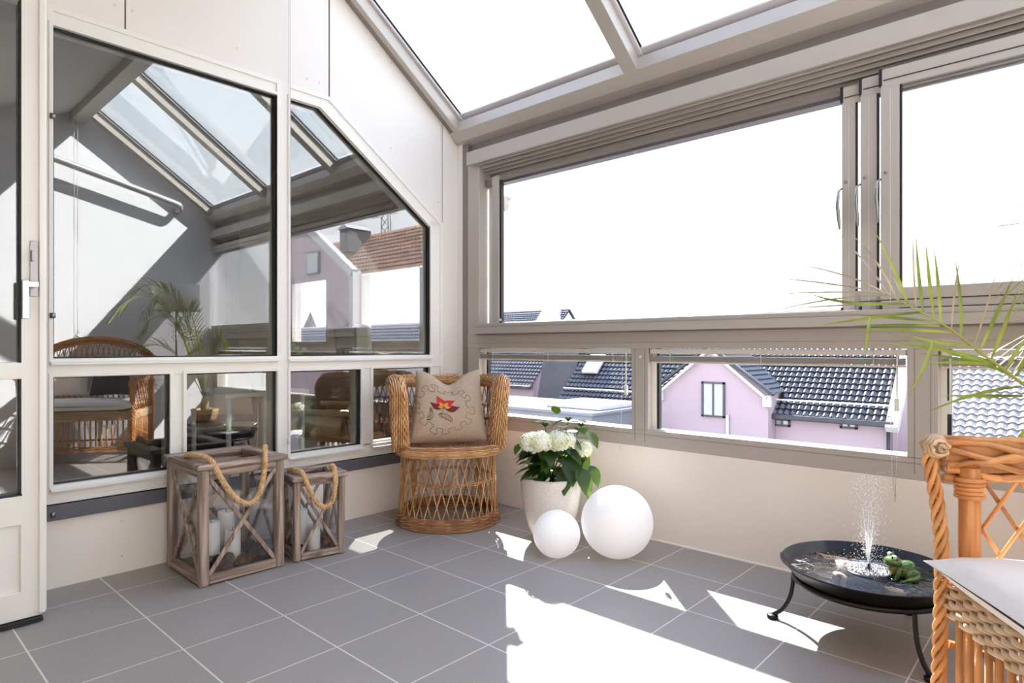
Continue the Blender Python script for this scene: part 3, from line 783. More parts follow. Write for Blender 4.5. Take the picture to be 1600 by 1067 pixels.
for i in range(7):
    for j in range(7):
        x = -.065-.043*i+rs.uniform(-.007, .007); y = .062+.041*j+rs.uniform(-.007, .007)
        if any(math.hypot(x-a, y-b) < .056 for a, b in ((-.14, .10), (-.235, .205), (-.125, .188))): continue
        if (i, j) == (0, 4): continue
        sp.append((x, y, .021+rs.uniform(0, .006), rs.uniform(.046, .054), False, G1))
for (x, y) in ((-.19, .10), (-.22, .14), (-.28, .10), (-.068, .10), (-.078, .07), (-.070, .145), (-.07, .265), (-.075, .305), (-.12, .26), (-.12, .305), (-.165, .28), (-.17, .24), (-.20, .30)): sp.append((x, y, .058, .056, False, G1))
sp.append((-.052, .205, .040, .062, True, 'light tan pine cone at the front of the larger lantern'))
cones(TA, sp, 'larger lantern')
sp = []; G2 = 'dark brown pine cone on the floor of the smaller lantern'
for i in range(4):
    for j in range(4):
        x = -.05-.04*i; y = .05+.041*j
        if any(math.hypot(x-a, y-b) < .050 for a, b in ((-.15, .075), (-.075, .115))): continue
        sp.append((x, y, .020, .044, False, G2))
sp.append((-.046, .178, .044, .046, True, 'light tan pine cone near the right corner of the smaller lantern'))
cones(TB, sp, 'smaller lantern')

gb_ = aty(791, 316, .26)
tag(MB().prism([(gb_.x-.05, .26, gb_.z+.055), (gb_.x+.012, .26, gb_.z+.045), (gb_.x+.012, .26, gb_.z+.03), (gb_.x-.008, .26, gb_.z+.025), (gb_.x-.012, .26, gb_.z-.01), (gb_.x-.03, .26, gb_.z-.04), (gb_.x-.045, .26, gb_.z-.05), (gb_.x-.05, .26, gb_.z-.05)], (0, .05, 0)).tube([(gb_.x-.04, .29, gb_.z), (.26, .15, gb_.z), (.26, .085, gb_.z)], .008, 8).build('gutter_end', 'alu', bevel=.004),
    'grey gutter end outside the top left of the big window', 'gutter')
# ---- potted hydrangea
HP = Vector((1.105, -.36, 0))
hy = thing('potted_hydrangea', HP, 'white flowering hydrangea in a speckled white ceramic pot by the low wall', 'potted plant')
MB().lathe([(0, 0), (.078, 0), (.086, .006), (.118, .08), (.143, .17), (.155, .26), (.157, .318), (.155, .330), (.148, .334), (.140, .330), (.138, .30), (.13, .22), (.0, .22)], HP, 64).build('pot', 'pot', hy)
MB().lathe([(0, .30), (.08, .303), (.138, .296), (.139, .24), (0, .24)], HP, 40).build('soil', 'soil', hy)
def leaf(mb, base, d, L, W, droop=.3, fold=.18):
    d = Vector(d).normalized(); base = Vector(base); side = d.cross(Vector((0, 0, 1)))
    if side.length < .05: side = Vector((1, 0, 0))
    side.normalize(); up = side.cross(d).normalized(); vs = []; n = 9
    for i in range(n+1):
        t = i/n; w_ = W*(math.sin(PI*t**.8))**.85*(1-.15*t); c = base+d*(L*t)-Vector((0, 0, 1))*(droop*L*t*t)
        ser = .04*W*(i % 2)
        for k in (-1, -.5, 0, .5, 1): vs.append(c+side*((w_+ser)*k)+up*(abs(k)*w_*fold+.06*L*math.sin(PI*abs(k))*.3*math.sin(9*t)))
    mb.add(vs, [(i*5+k, i*5+k+1, (i+1)*5+k+1, (i+1)*5+k) for i in range(n) for k in range(4)], True)
def hp(u, v, dep):  # a point seen at this pixel at the given depth
    return CAM+ray(u, v)*dep
heads = [((832, 692), 3.14, .058), ((846, 690), 3.10, .056), ((872, 689), 3.12, .060), ((886, 688), 3.14, .045), ((912, 702), 3.20, .042)]
lf = MB(); sm_ = MB(); rs = random.Random(11)
root = HP+Vector((0, 0, .30))
spec = [((843, 715), (-.2, .1, -.55), .11), ((862, 718), (-.1, -.5, -.7), .13), ((893, 718), (.3, -.4, -.7), .13), ((905, 712), (.5, -.2, -.5), .12), ((885, 735), (.1, -.5, -.8), .12),
        ((905, 738), (.4, -.3, -1.0), .13), ((921, 735), (.7, -.1, -.8), .10), ((872, 712), (-.3, -.6, -.6), .12), ((828, 703), (-.5, -.4, -.9), .09), ((815, 700), (-.8, 0, -.8), .07),
        ((882, 664), (-.4, -.4, -.2), .08), ((905, 675), (.6, -.4, .0), .10), ((918, 682), (.7, -.3, -.7), .09), ((862, 672), (-.5, -.3, .3), .10), ((845, 668), (-.9, .1, .15), .07), ((880, 675), (.3, -.5, .2), .10),
        ((895, 668), (.8, .2, .3), .09), ((855, 700), (.1, -.6, -.4), .09), ((890, 695), (.4, -.5, -.2), .09), ((870, 655), (.0, -.3, .7), .07)]
for (px, d, L) in spec:
    b = hp(px[0], px[1]-8, rs.uniform(3.14, 3.28)); dd = Vector(d); dd += Vector((rs.uniform(-.2, .2), rs.uniform(-.2, .2), 0)); leaf(lf, b, dd, L*1.05, L*.42, .25)
for i in range(95):
    a = rs.uniform(0, 2*PI); z = rs.uniform(.36, .56); r_ = rs.uniform(.03, .11); b = HP+Vector((r_*math.cos(a)+.01, r_*math.sin(a), z))
    leaf(lf, b, (math.cos(a), math.sin(a), rs.uniform(-.5, .5)), rs.uniform(.08, .115), rs.uniform(.030, .042), .35)
for (px, d, L) in (((888, 655), (0, 0, 1), .03), ((852, 664), (0, 0, 1), .03), ((908, 664), (0, 0, 1), .03)):
    b = hp(px[0], px[1]+3, 3.2)
    for q in range(7): a = q*.9; leaf(lf, b, (math.cos(a), math.sin(a), .9), .035, .012, .1)
    sm_.tube([root, (root+b)/2+Vector((.01, 0, .02)), b], .003, 5)
lf.build('foliage', 'leaf', hy)
for (px, dep, R) in heads:
    R *= 1.1
    c = hp(px[0], px[1], dep); sm_.tube([root+Vector((rs.uniform(-.03, .03), rs.uniform(-.03, .03), -.01)), (root+c)/2+Vector((0, 0, .02)), c], .0035, 6)
    m = MB(); n = int(110*(R/.058)**2)
    m.ball(c, R*.72, 12, 8, (1, 1, .85))
    for i in range(n):
        z = 1-1.75*(i+.5)/n; rr = math.sqrt(max(0, 1-z*z)); a = i*2.39996; nv = Vector((rr*math.cos(a), rr*math.sin(a), z*.86)).normalized()
        q = nv.to_track_quat('Z', 'Y'); p = c+Vector((rr*math.cos(a), rr*math.sin(a), z*.86))*R*rs.uniform(.86, 1.02); tw = rs.uniform(0, 1.5)
        for k in range(4):
            b = tw+k*PI/2; u1 = q @ Vector((math.cos(b), math.sin(b), .15)); u2 = q @ Vector((-math.sin(b), math.cos(b), 0)); l_ = .0115
            m.add([p, p+u1*l_*.6+u2*l_*.5, p+u1*l_*1.05, p+u1*l_*.6-u2*l_*.5], [(0, 1, 2, 3)])
    m.build('flower_head', 'petal', hy)
sm_.build('stems', 'stem', hy)

# ---- white globes
def globe(c, r, label):
    z0 = math.acos(min(1, c[2]/r)) if c[2] < r else 0; pr = [(0, -c[2]+0)]
    rb = math.sqrt(max(0, r*r-c[2]*c[2])); pr = [(0, -c[2]), (rb, -c[2])]
    a0 = math.asin(-c[2]/r)
    for i in range(1, 40): a = lerp(a0, PI/2, i/39); pr.append((max(0, r*math.cos(a)), r*math.sin(a)))
    pr[-1] = (0, r)
    return tag(MB().lathe(pr, (c[0], c[1], c[2]), 72).build('globe_light', 'globe'), label, 'lamp')
globe((1.275, -.525, .103), .1125, 'small white globe light on the floor in front of the flower pot')
globe((1.492, -.335, .163), .1705, 'large white globe light on the floor by the low wall')

# ---- iron water bowl on a three-legged stand
BC = Vector((2.589, -.445, 0)); RZ, RR = .24, .275
sd = thing('bowl_stand', BC, 'black iron ring stand with three curved legs under the water bowl', 'stand')
MB().lathe([(RR-.047, .172), (RR-.034, .172), (RR-.034, .186), (RR-.047, .186)], BC, 72, closed=True).build('ring', 'iron', sd)
for (fx, fy) in ((2.296, -.53), (2.809, -.656), (2.662, -.149)):
    f_ = Vector((fx, fy, 0)); d = (f_-BC).normalized(); pts = [BC+d*(RR-.040)+Vector((0, 0, .172)), BC+d*(RR-.038)+Vector((0, 0, .135)), BC+d*(RR-.028)+Vector((0, 0, .085)), BC+d*(RR-.005)+Vector((0, 0, .04)), BC+d*(RR+.026)+Vector((0, 0, .014))]
    lg = MB(); lg.tube(smooth_path(pts, 6), .0075, 8); lg.build('leg', 'iron', sd)
    MB().lathe([(0, 0), (.019, 0), (.02, .004), (.02, .011), (.015, .014), (0, .014)], BC+d*(RR+.03), 20).build('foot', 'iron', sd)
bo = thing('water_bowl', BC+Vector((0, 0, .15)), 'round black iron fire bowl filled with water', 'bowl')
prof = [(0, .138), (.10, .142), (.16, .152), (.205, .166), (.232, .187), (RR, .238), (RR+.004, .2385), (RR+.004, .242), (RR-.002, .242), (.233, .195), (.20, .173), (.15, .159), (.10, .150), (0, .146)]
MB().lathe(prof, BC, 96).build('shell', 'iron', bo)
MB().lathe([(0, .1475), (.10, .1515), (.15, .1605), (.20, .1745), (.21, .1775), (.19, .1775), (.14, .165), (0, .152)], BC, 64).build('silt', 'silt', bo)
M['water'] = glass('pond_water', .06, (.86, .84, .80), 1.0, bump=.5)
MB().lathe([(0, .2085), (.243, .2085), (.243, .2095), (0, .2095)], BC, 72).build('water', 'water', bo)
PP = atz(1357, 893, .21)
pu = thing('fountain_pump', (PP.x, PP.y, .205), 'round dark floating solar fountain disc in the middle of the bowl', 'fountain')
MB().lathe([(0, .200), (.072, .200), (.076, .205), (.074, .213), (.06, .2155), (0, .2165)], (PP.x, PP.y, 0), 48).build('disc', 'solar', pu)
MB().lathe([(0, .216), (.012, .216), (.012, .222), (.006, .224), (.006, .238), (0, .238)], (PP.x, PP.y, 0), 16).build('nozzle', 'black', pu)
wj = MB(); rs = random.Random(5)
for k in range(7):
    a = k*.9; vx = .022*math.cos(a); vy = .022*math.sin(a); hgt = .16+.01*k; pts = []
    for i in range(14):
        t = i/13; pts.append((PP.x+vx*t*.9, PP.y+vy*t*.9, .236+hgt*t))
    wj.tube(pts, [.0014-.0007*i/13 for i in range(14)], 5)
def dropl(p, r):
    q = rs.uniform(0, 1); vs = [(p[0]+r, p[1], p[2]), (p[0]-r, p[1], p[2]), (p[0], p[1]+r, p[2]), (p[0], p[1]-r, p[2]), (p[0], p[1], p[2]+r*1.3), (p[0], p[1], p[2]-r*1.3)]
    wj.add(vs, [(0, 2, 4), (2, 1, 4), (1, 3, 4), (3, 0, 4), (2, 0, 5), (1, 2, 5), (3, 1, 5), (0, 3, 5)], True)
for i in range(1500):
    h_ = rs.random()**.75; z = .25+.305*h_; s_ = .008+.036*max(0, h_-.1)
    x = rs.gauss(0, s_); y = rs.gauss(0, s_)
    if h_ > .9: x *= .7
    dropl((PP.x+x, PP.y+y, z), rs.uniform(.0006, .0016))
for i in range(500):
    a = rs.uniform(0, 2*PI); r_ = abs(rs.gauss(0, .055)); z = .215+abs(rs.gauss(0, .12)); dropl((PP.x+r_*math.cos(a), PP.y+r_*math.sin(a), min(z, .5)), rs.uniform(.0006, .0014))
for i in range(900):
    a = rs.uniform(0, 2*PI); r_ = .07*math.sqrt(rs.random()); dropl((PP.x+r_*math.cos(a), PP.y+r_*math.sin(a), .2175+rs.uniform(0, .004)), rs.uniform(.0007, .0018))
tag(wj.build('water_spray', 'drop'), 'jets and drops of water rising from the fountain disc', 'water', kind='stuff')
for (u, v, sx, sy, sz, an, lab) in ((1322, 878, .045, .020, .010, .3, 'flat pale stone at the back left of the water bowl'), (1312, 899, .040, .018, .013, -.75, 'long pale stone sticking out left in front of the fountain disc'), (1398, 922, .034, .022, .012, -.2, 'speckled stone at the front of the water bowl')):
    p = atz(u, v, .208); m = MB(); R_ = Matrix.Rotation(an, 3, 'Z'); m.ball((p.x, p.y, .203), 1, 16, 10, (sx, sy, sz), R_)
    rr = random.Random(u); m.v = [tuple(Vector(q)+Vector((rr.uniform(-.002, .002), rr.uniform(-.002, .002), rr.uniform(-.0015, .0015)))) for q in m.v]
    tag(m.build('stone', 'stone'), lab, 'stone', 'stones in the water bowl')
# frog: faces toward the disc / camera-left
FP = atz(1408, 902, .208); fa = math.atan2(-.55, -.85); TF = Matrix.Translation(FP) @ Matrix.Rotation(fa, 4, 'Z') @ Matrix.Scale(1.22, 4)
fg = thing('frog_figurine', FP, 'glossy green ceramic frog with bulging eyes sitting in the water bowl', 'figurine')
m = MB(); m.T = TF
Ry = lambda a: Matrix.Rotation(a, 3, 'Y')
m.ball((-.006, 0, .024), 1, 20, 14, (.034, .024, .022), Ry(.45))          # trunk
m.ball((.022, 0, .044), 1, 20, 14, (.022, .024, .015), Ry(-.1))           # head
m.ball((.032, 0, .040), 1, 16, 10, (.014, .019, .008))
for s in (1, -1):
    m.ball((.020, s*.013, .057), .0085, 12, 8)                            # eye sockets
    m.ball((-.022, s*.023, .016), 1, 14, 10, (.023, .011, .014), Matrix.Rotation(s*.35, 3, 'Z'))   # thigh
    m.tube([(-.036, s*.030, .012), (-.018, s*.034, .006), (.002, s*.036, .003)], [.008, .006, .005], 8)
    m.tube([(.010, s*.018, .030), (.018, s*.026, .016), (.022, s*.026, .003)], [.008, .0055, .0045], 8)
    for q in (-.4, 0, .4):
        m.tube([(.022, s*.026, .002), (.022+.014*math.cos(q), s*.026+.014*math.sin(q), .001)], [.003, .002], 6)
        m.tube([(.002, s*.036, .002), (.002+.014*math.cos(q), s*.036+.014*math.sin(q), .001)], [.003, .002], 6)
fb = m.build('body', 'frog', fg)
rm = fb.modifiers.new('remesh', 'REMESH'); rm.mode = 'VOXEL'; rm.voxel_size = .0014; rm.use_smooth_shade = True
smo = fb.modifiers.new('smooth', 'SMOOTH'); smo.iterations = 5; smo.factor = .6
m = MB(); m.T = TF; m.ball((.015, 0, .022), 1, 18, 12, (.017, .017, .022), Ry(.3)); m.build('belly', 'frogbelly', fg)
for s in (1, -1):
    m = MB(); m.T = TF; m.ball((.0235, s*.0150, .0590), .0072, 14, 10); e_ = m.build('eye', 'eye', fg)
    m = MB(); m.T = TF; m.ball((.0285, s*.0168, .0600), .0037, 12, 8); m.build('pupil', 'pupil', e_)

# ================================================================== WICKER SOFA AT THE RIGHT
S0 = Vector((2.912, -1.10, 0)); DA = Vector((.854, .520, 0)); DB = Vector((.520, -.854, 0)); LS, DS = .95, .56
def S(a, b, z): return S0+DA*a+DB*b+Vector((0, 0, z))     # a: depth to back, b: along the front
so_ = thing('wicker_armchair', S0+Vector((0, 0, 0)), 'wide orange wicker armchair with turned posts at the right edge', 'armchair')
for (a_, b_, top) in ((.035, .02, .72), (.035, LS-.02, .72), (DS, .0, .80), (DS, LS, .80)):
    m = MB(); m.tube([S(a_, b_, z) for z in (0, .02, .05, .1, .4, .42, .44, .69, top)], [.020, .026, .019, .021, .022, .026, .022, .022, .022], 12); m.build('leg', 'postwood', so_)
    for z0, z1 in ((.655, .705), (.40, .455)):
        m = MB()
        n = int((z1-z0)/.0095)
        for i in range(n): m.tube([S(a_, b_, z0+i*.0095)+Vector((math.cos(q), math.sin(q), 0))*.026 for q in np.linspace(0, 2*PI, 14, endpoint=False)], .0058, 6, closed=True)
        m.build('cane_wrap', 'rattan_or', so_)
# arms: bundled canes along the top, braided front edge
for b_, sg in ((0, -1), (LS, 1)):
    rl = MB(); rs = random.Random(4+sg)
    for k in range(16):
        h0 = (k % 8); row = k//8
        pts = []
        for i in range(15):
            t = i/14; a_ = lerp(-.012, DS+.06, t)
            an_ = 2*PI*k/16+.35*math.sin(t*15+k*1.9)+.5*t
            pts.append(S(a_, b_+.021*math.sin(an_)+.003*math.sin(t*23+k), .738+.046*math.cos(an_)+.004*math.sin(t*19+k*2.1)+.03*t*t))
        rl.tube(pts, .0082, 7)
    rl.beam(S(-.01, b_, .74), S(DS, b_, .77), .022, .075)
    rl.build('arm_rail', 'rattan_or', so_)
    br = MB(); braid(br, smooth_path([S(-.005, b_, .775), S(-.030, b_, .765), S(-.040, b_, .73), S(-.028, b_, .66), S(-.016, b_, .55), S(-.014, b_, .45), S(-.018, b_, .3), S(-.022, b_, .15), S(-.02, b_, .05)], 8), .0105, .0062, .13, 4, 7)
    br.build('front_braid', 'rattan_or', so_)
    kn = MB()
    for q in np.linspace(0, PI, 9):
        c = S(-.028, b_, .765); ax = DB; pts = [c+DB*lerp(-.034, .034, q/PI)+DB*.006*math.sin(6*w_)+(Vector((0, 0, 1))*math.cos(w_)+DA*math.sin(w_))*(.006+.019*math.sin(q)**.6) for w_ in np.linspace(0, 2*PI, 14, endpoint=False)]
        kn.tube(pts, .0052, 5, closed=True)
    kn.ball(S(-.028, b_, .765), 1, 12, 8, (.022, .030, .022), Matrix.Rotation(math.atan2(DB.y, DB.x)-PI/2, 3, 'Z'))
    kn.build('scroll_end', 'rattan_sunlit', so_)
    lt = MB()
    for k in range(-3, 8):
        for sgn in (1, -1):
            pts = []
            for i in range(9):
                t = i/8; a_ = .07+k*.075+sgn*.17*(t-.5)
                if a_ < .05 or a_ > DS: continue
                pts.append(S(a_, b_+sgn*.005, lerp(.44, .715, t)))
            if len(pts) > 1: lt.tube(pts, .0052, 6)
    lt.build('arm_lattice', 'rattan_or', so_)
# back: curved top rail, lattice
def backp(t, z): # t 0..1 along length
    bul = .05*math.sin(PI*t); return S(DS+.02+bul+(.05*(z-.45)), lerp(-.02, LS+.02, t), z)
def btop(t): return .80+.27*min(1, math.sin(PI*t)**.45)
bk = MB(); weave_tube(bk, [backp(t, btop(t)) for t in np.linspace(0, 1, 40)], .030, n=14, amp=.003, r=.0062, period=.06, twist=.8); bk.tube([backp(t, btop(t)) for t in np.linspace(0, 1, 40)], .022, 8)
bk.build('back_rail', 'rattan_or', so_)
bl = MB()
for k in range(-4, 26):
    for sgn in (1, -1):
        pts = []
        for i in range(12):
            u_ = i/11; t = k/22+sgn*.14*(u_-.5)
            if t < 0 or t > 1: continue
            pts.append(backp(t, lerp(.44, btop(t), u_)))
        if len(pts) > 1: bl.tube(pts, .0046, 5)
bl.build('back_lattice', 'rattan_or', so_)
# woven seat front and side bands
fbnd = MB()
def band(mb, P, Q, z0, rows, hgt, out):
    P = Vector(P); Q = Vector(Q); L = (Q-P).length; n = max(6, int(L/.012))
    for j in range(rows):
        pts = [P.lerp(Q, i/n)+Vector((0, 0, z0+hgt*j))+out*(.006*math.sin(2*PI*i/5+PI*(j % 2)))+out*.006*math.sin(PI*j/(rows-1)) for i in range(n+1)]
        mb.tube(pts, .0062, 6)
band(fbnd, S(0, .0, 0), S(0, LS, 0), .372, 7, .0118, -DA)
band(fbnd, S(0, 0, 0), S(DS, 0, 0), .372, 7, .0118, -DB)
band(fbnd, S(0, LS, 0), S(DS, LS, 0), .372, 7, .0118, DB)
fbnd.build('seat_band', 'rattan_sunlit', so_)
sp_ = MB()
for i in range(1, 23):
    b_ = LS*i/23; sp_.tube([S(.004, b_, .375), S(.004, b_, .13)], .0075, 6)
for i in range(1, 11):
    a_ = DS*i/11
    for b_ in (0, LS): sp_.tube([S(a_, b_, .375), S(a_, b_, .13)], .0065, 6)
sp_.build('spindles', 'rattan_or', so_)
ap = MB()
for j in range(4):
    n = 40; ap.tube([S(-.002, LS*i/n, .105+.012*j+.05*(abs(2*i/n-1)**2-1)*0+.004*math.sin(i*1.3+PI*(j % 2))) for i in range(n+1)], .0062, 6)
    for b_ in (0, LS): ap.tube([S(DS*i/20, b_, .105+.012*j) for i in range(21)], .006, 6)
ap.build('lower_band', 'rattan_or', so_)
st_ = MB(); st_.beam(S(0, 0, .30), S(DS, 0, .16), .014, .014); st_.beam(S(.03, .0, .2), S(.03, LS, .2), .014, .014); st_.build('stretcher', 'postwood', so_)
MB().prism([S(.03, .02, .425), S(.03, LS-.02, .425), S(DS+.02, LS-.02, .425), S(DS+.02, .02, .425)], (0, 0, .02)).build('seat', 'rattan_dark', so_)
# seat cushion (soft pillow-shaped)
def soft(mb, O, A, B, H, la, lb, th, n=24, lean=None):
    """pillow: O = corner, A,B unit axes, H = up unit, sizes la, lb, thickness th"""
    vs = []; fs = []
    for side in (1, -1):
        for i in range(n+1):
            for j in range(n+1):
                a = i/n; b = j/n; pa = 2*a-1; pb = 2*b-1; pr = max(0, (1-pa**6)*(1-pb**6))**.5
                pinch = .03*(pa*pa*pb*pb)
                vs.append(O+A*(la*(a+pinch*pa))+B*(lb*(b+pinch*pb))+H*(th/2+side*th/2*pr+(.006*math.sin(7*a+3*b) if side > 0 else 0)))
    N_ = (n+1)**2
    for i in range(n):
        for j in range(n):
            q = (i*(n+1)+j, (i+1)*(n+1)+j, (i+1)*(n+1)+j+1, i*(n+1)+j+1); fs.append(q); fs.append(tuple(N_+k for k in q)[::-1])
    mb.add(vs, fs, True)
Z1 = Vector((0, 0, 1))
m = MB(); soft(m, S(-.035, .02, .446), DA, DB, Z1, DS-.02, LS-.04, .088, 30); m.T = None
tag(m.build('seat_cushion', 'canvas'), 'off-white canvas seat cushion on the orange wicker armchair', 'cushion')
bu = (Z1*.92+DA*.38).normalized(); bn = (DA*-.92+Z1*.38).normalized()
m = MB(); soft(m, S(DS-.10, .10, .545), DB, bu, bn, .36, .36, .10, 20); tag(m.build('back_cushion', 'navy'), 'dark square cushion leaning on the armchair back, seen reflected in the window', 'cushion')
m = MB(); soft(m, S(DS-.09, .50, .545), DB, bu, bn, .36, .36, .10, 20); tag(m.build('back_cushion', 'canvas'), 'pale square cushion leaning on the armchair back, seen reflected in the window', 'cushion')

# ================================================================== PALM
PB = Vector((3.28, -.36, 0))
stl = thing('plant_stool', PB, 'low dark wooden stool under the palm basket, seen reflected in the window', 'stool')
MB().lathe([(0, .22), (.15, .22), (.155, .225), (.155, .24), (.15, .245), (0, .245)], PB, 36).build('top', 'darkwood', stl)
for a in (.5, 2.6, 4.7): MB().tube([PB+Vector((.10*math.cos(a), .10*math.sin(a), .225)), PB+Vector((.13*math.cos(a), .13*math.sin(a), 0))], .012, 8).build('leg', 'darkwood', stl)
pa_ = thing('potted_palm', PB+Vector((0, 0, .245)), 'feathery green palm in a pale basket at the right, fronds reaching into view', 'potted plant')
MB().lathe([(0, .246), (.085, .246), (.11, .30), (.125, .36), (.128, .385), (.118, .385), (.112, .35), (0, .35)], PB, 40).build('basket', 'basket', pa_)
MB().lathe([(0, .352), (.111, .352), (.111, .36), (0, .365)], PB, 24).build('soil', 'soil', pa_)
MB().tube([PB+Vector((0, 0, .35)), PB+Vector((.005, 0, .42)), PB+Vector((0, 0, .50))], [.035, .042, .026], 12).build('trunk', 'palmdry', pa_)
def leaflet(mb, p, mid, q, w_, up):
    p, mid, q = Vector(p), Vector(mid), Vector(q); n = 8; vs = []
    up = Vector(up)
    for i in range(n+1):
        t = i/n; c = p*(1-t)**2+mid*2*t*(1-t)+q*t*t; tg = ((mid-p)*(1-t)+(q-mid)*t).normalized()
        s = tg.cross(up); s = s.normalized() if s.length > .05 else Vector((0, 0, 1)); ww = w_*(math.sin(PI*min(1, .1+.85*t))**.7)*(1-t**4*.9)
        vs += [c-s*ww, c+tg.cross(s)*ww*.25, c+s*ww]
    mb.add(vs, [(i*3+k, i*3+k+1, (i+1)*3+k+1, (i+1)*3+k) for i in range(n) for k in (0, 1)], True)
def cz(x, y): return (1180+.375*x, 330+.375*y)   # close-up coordinates -> photo pixels
# main frond: rachis through the picture, set at its own distance between sofa and window
def fdepth(x):  # Y of the frond plane by pixel x: tip nearer the middle of the room
    return lerp(-.78, -.60, (x-1390)/210)
rp = [cz(545, 343), cz(600, 372), cz(700, 425), cz(780, 470), cz(860, 525), cz(940, 590), cz(1030, 655), cz(1120, 722)]
rach = [aty(u, v, fdepth(u)) for u, v in rp]
root_p = PB+Vector((0, 0, .47))
full = [root_p, root_p+Vector((-.03, -.05, .13)), Vector((3.12, -.52, .80))]+rach[::-1]
fm = MB(); sp3 = smooth_path(full, 6); fm.tube(sp3, [lerp(.006, .0016, i/(len(sp3)-1)) for i in range(len(sp3))], 7)
fm.build('frond_stem', 'palmstem', pa_)
LF = [  # base, mid, tip (close-up px), depth shift at tip, dry?
 ((635, 385), (600, 270), (488, 62), -.05, 0), ((560, 350), (470, 210), (303, 48), .06, 1), ((590, 365), (520, 190), (380, 75), -.04, 1),
 ((540, 340), (400, 250), (120, 210), -.1, 1), ((545, 345), (330, 292), (8, 272), -.06, 1), ((550, 350), (300, 318), (22, 354), .03, 1), ((545, 352), (300, 345), (0, 436), .08, 1),
 ((640, 385), (300, 400), (213, 334), -.02, 0), ((620, 378), (350, 392), (75, 408), .06, 1), ((700, 420), (500, 435), (215, 485), -.05, 0), ((745, 460), (560, 440), (358, 428), .05, 0), ((815, 505), (600, 485), (388, 494), -.07, 0), ((770, 478), (560, 470), (400, 478), .04, 0),
 ((635, 385), (590, 300), (568, 262), .02, 1), ((700, 418), (680, 300), (668, 82), .06, 0), ((672, 405), (655, 250), (658, 60), -.02, 1), ((745, 440), (722, 280), (709, 112), -.06, 0), ((775, 465), (765, 300), (744, 140), .05, 0),
 ((818, 495), (825, 330), (857, 172), -.03, 1), ((858, 520), (865, 360), (830, 182), .05, 0), ((912, 560), (960, 430), (1010, 230), -.06, 1), ((938, 578), (1010, 420), (1083, 258), .04, 0), ((985, 612), (1040, 480), (1096, 322), -.03, 0),
 ((1048, 660), (1080, 580), (1140, 520), .03, 0), ((1090, 690), (1110, 630), (1160, 560), -.02, 0), ((880, 545), (740, 530), (490, 512), .05, 1), ((905, 560), (760, 560), (600, 505), -.06, 0), ((975, 622), (760, 560), (510, 546), -.03, 0), ((1000, 640), (820, 580), (575, 520), .06, 0),
 ((1030, 660), (860, 605), (660, 590), .04, 0), ((985, 640), (850, 625), (690, 632), -.04, 0), ((1075, 690), (920, 610), (700, 560), .03, 0), ((1110, 730), (900, 745), (716, 838), -.05, 0), ((1120, 770), (960, 768), (770, 768), .03, 0),
 ((478, 440), (470, 520), (455, 602), -.06, 0), ((738, 545), (720, 640), (636, 775), -.06, 0), ((1130, 900), (1100, 950), (1060, 985), .0, 0)]
lg_, ld_ = MB(), MB()
for b, mi, tp, ds, dry in LF:
    Y0 = fdepth(cz(*b)[0]); p = aty(*cz(*b), Y0); mdd = aty(*cz(*mi), Y0+ds*.45); q = aty(*cz(*tp), Y0+ds)
    leaflet(ld_ if dry else lg_, p, p.lerp(mdd, .9)*1.0, q, .0032 if dry else .0052, (.4, -.8, .3))
rs = random.Random(21)
def frond(base, az, rise, L, n=26):
    d = Vector((math.cos(az), math.sin(az), 0)); pts = []
    for i in range(12):
        t = i/11; pts.append(base+d*(L*(t*.75))+Vector((0, 0, rise*L*(1.25*t-.95*t*t))))
    fm2 = MB(); fm2.tube(pts, [lerp(.005, .0012, t/11) for t in range(12)], 6); fm2.build('frond_stem', 'palmstem', pa_)
    sd_ = d.cross(Z1)
    for i in range(n):
        t = .25+.75*i/n; k = t*11; j = min(10, int(k)); p = pts[j].lerp(pts[j+1], k-j); tg = (pts[j+1]-pts[j]).normalized()
        ll = .24*math.sin(PI*(.15+.8*(i/n)))+.03
        for s in (1, -1):
            dr_ = (tg*.75+sd_*s*.62+Z1*rs.uniform(-.1, .35)).normalized(); q = p+dr_*ll-Z1*(.18*ll); leaflet(lg_ if rs.random() > .25 else ld_, p, p+dr_*ll*.55, q, .0042, Z1)
for az, ri, L in ((-1.57, 2.2, 1.12), (-1.25, 2.9, .95), (-1.75, 3.2, .80), (-.85, 2.4, .85), (.1, 3.0, .55), (-1.45, 1.5, .9), (-2.2, 3.9, .55), (2.7, 3.6, .42), (-.4, 3.4, .6)):
    frond(root_p, az, ri, L)
lg_.build('leaflets', 'palm', pa_); ld_.build('dry_leaflets', 'palmdry', pa_)

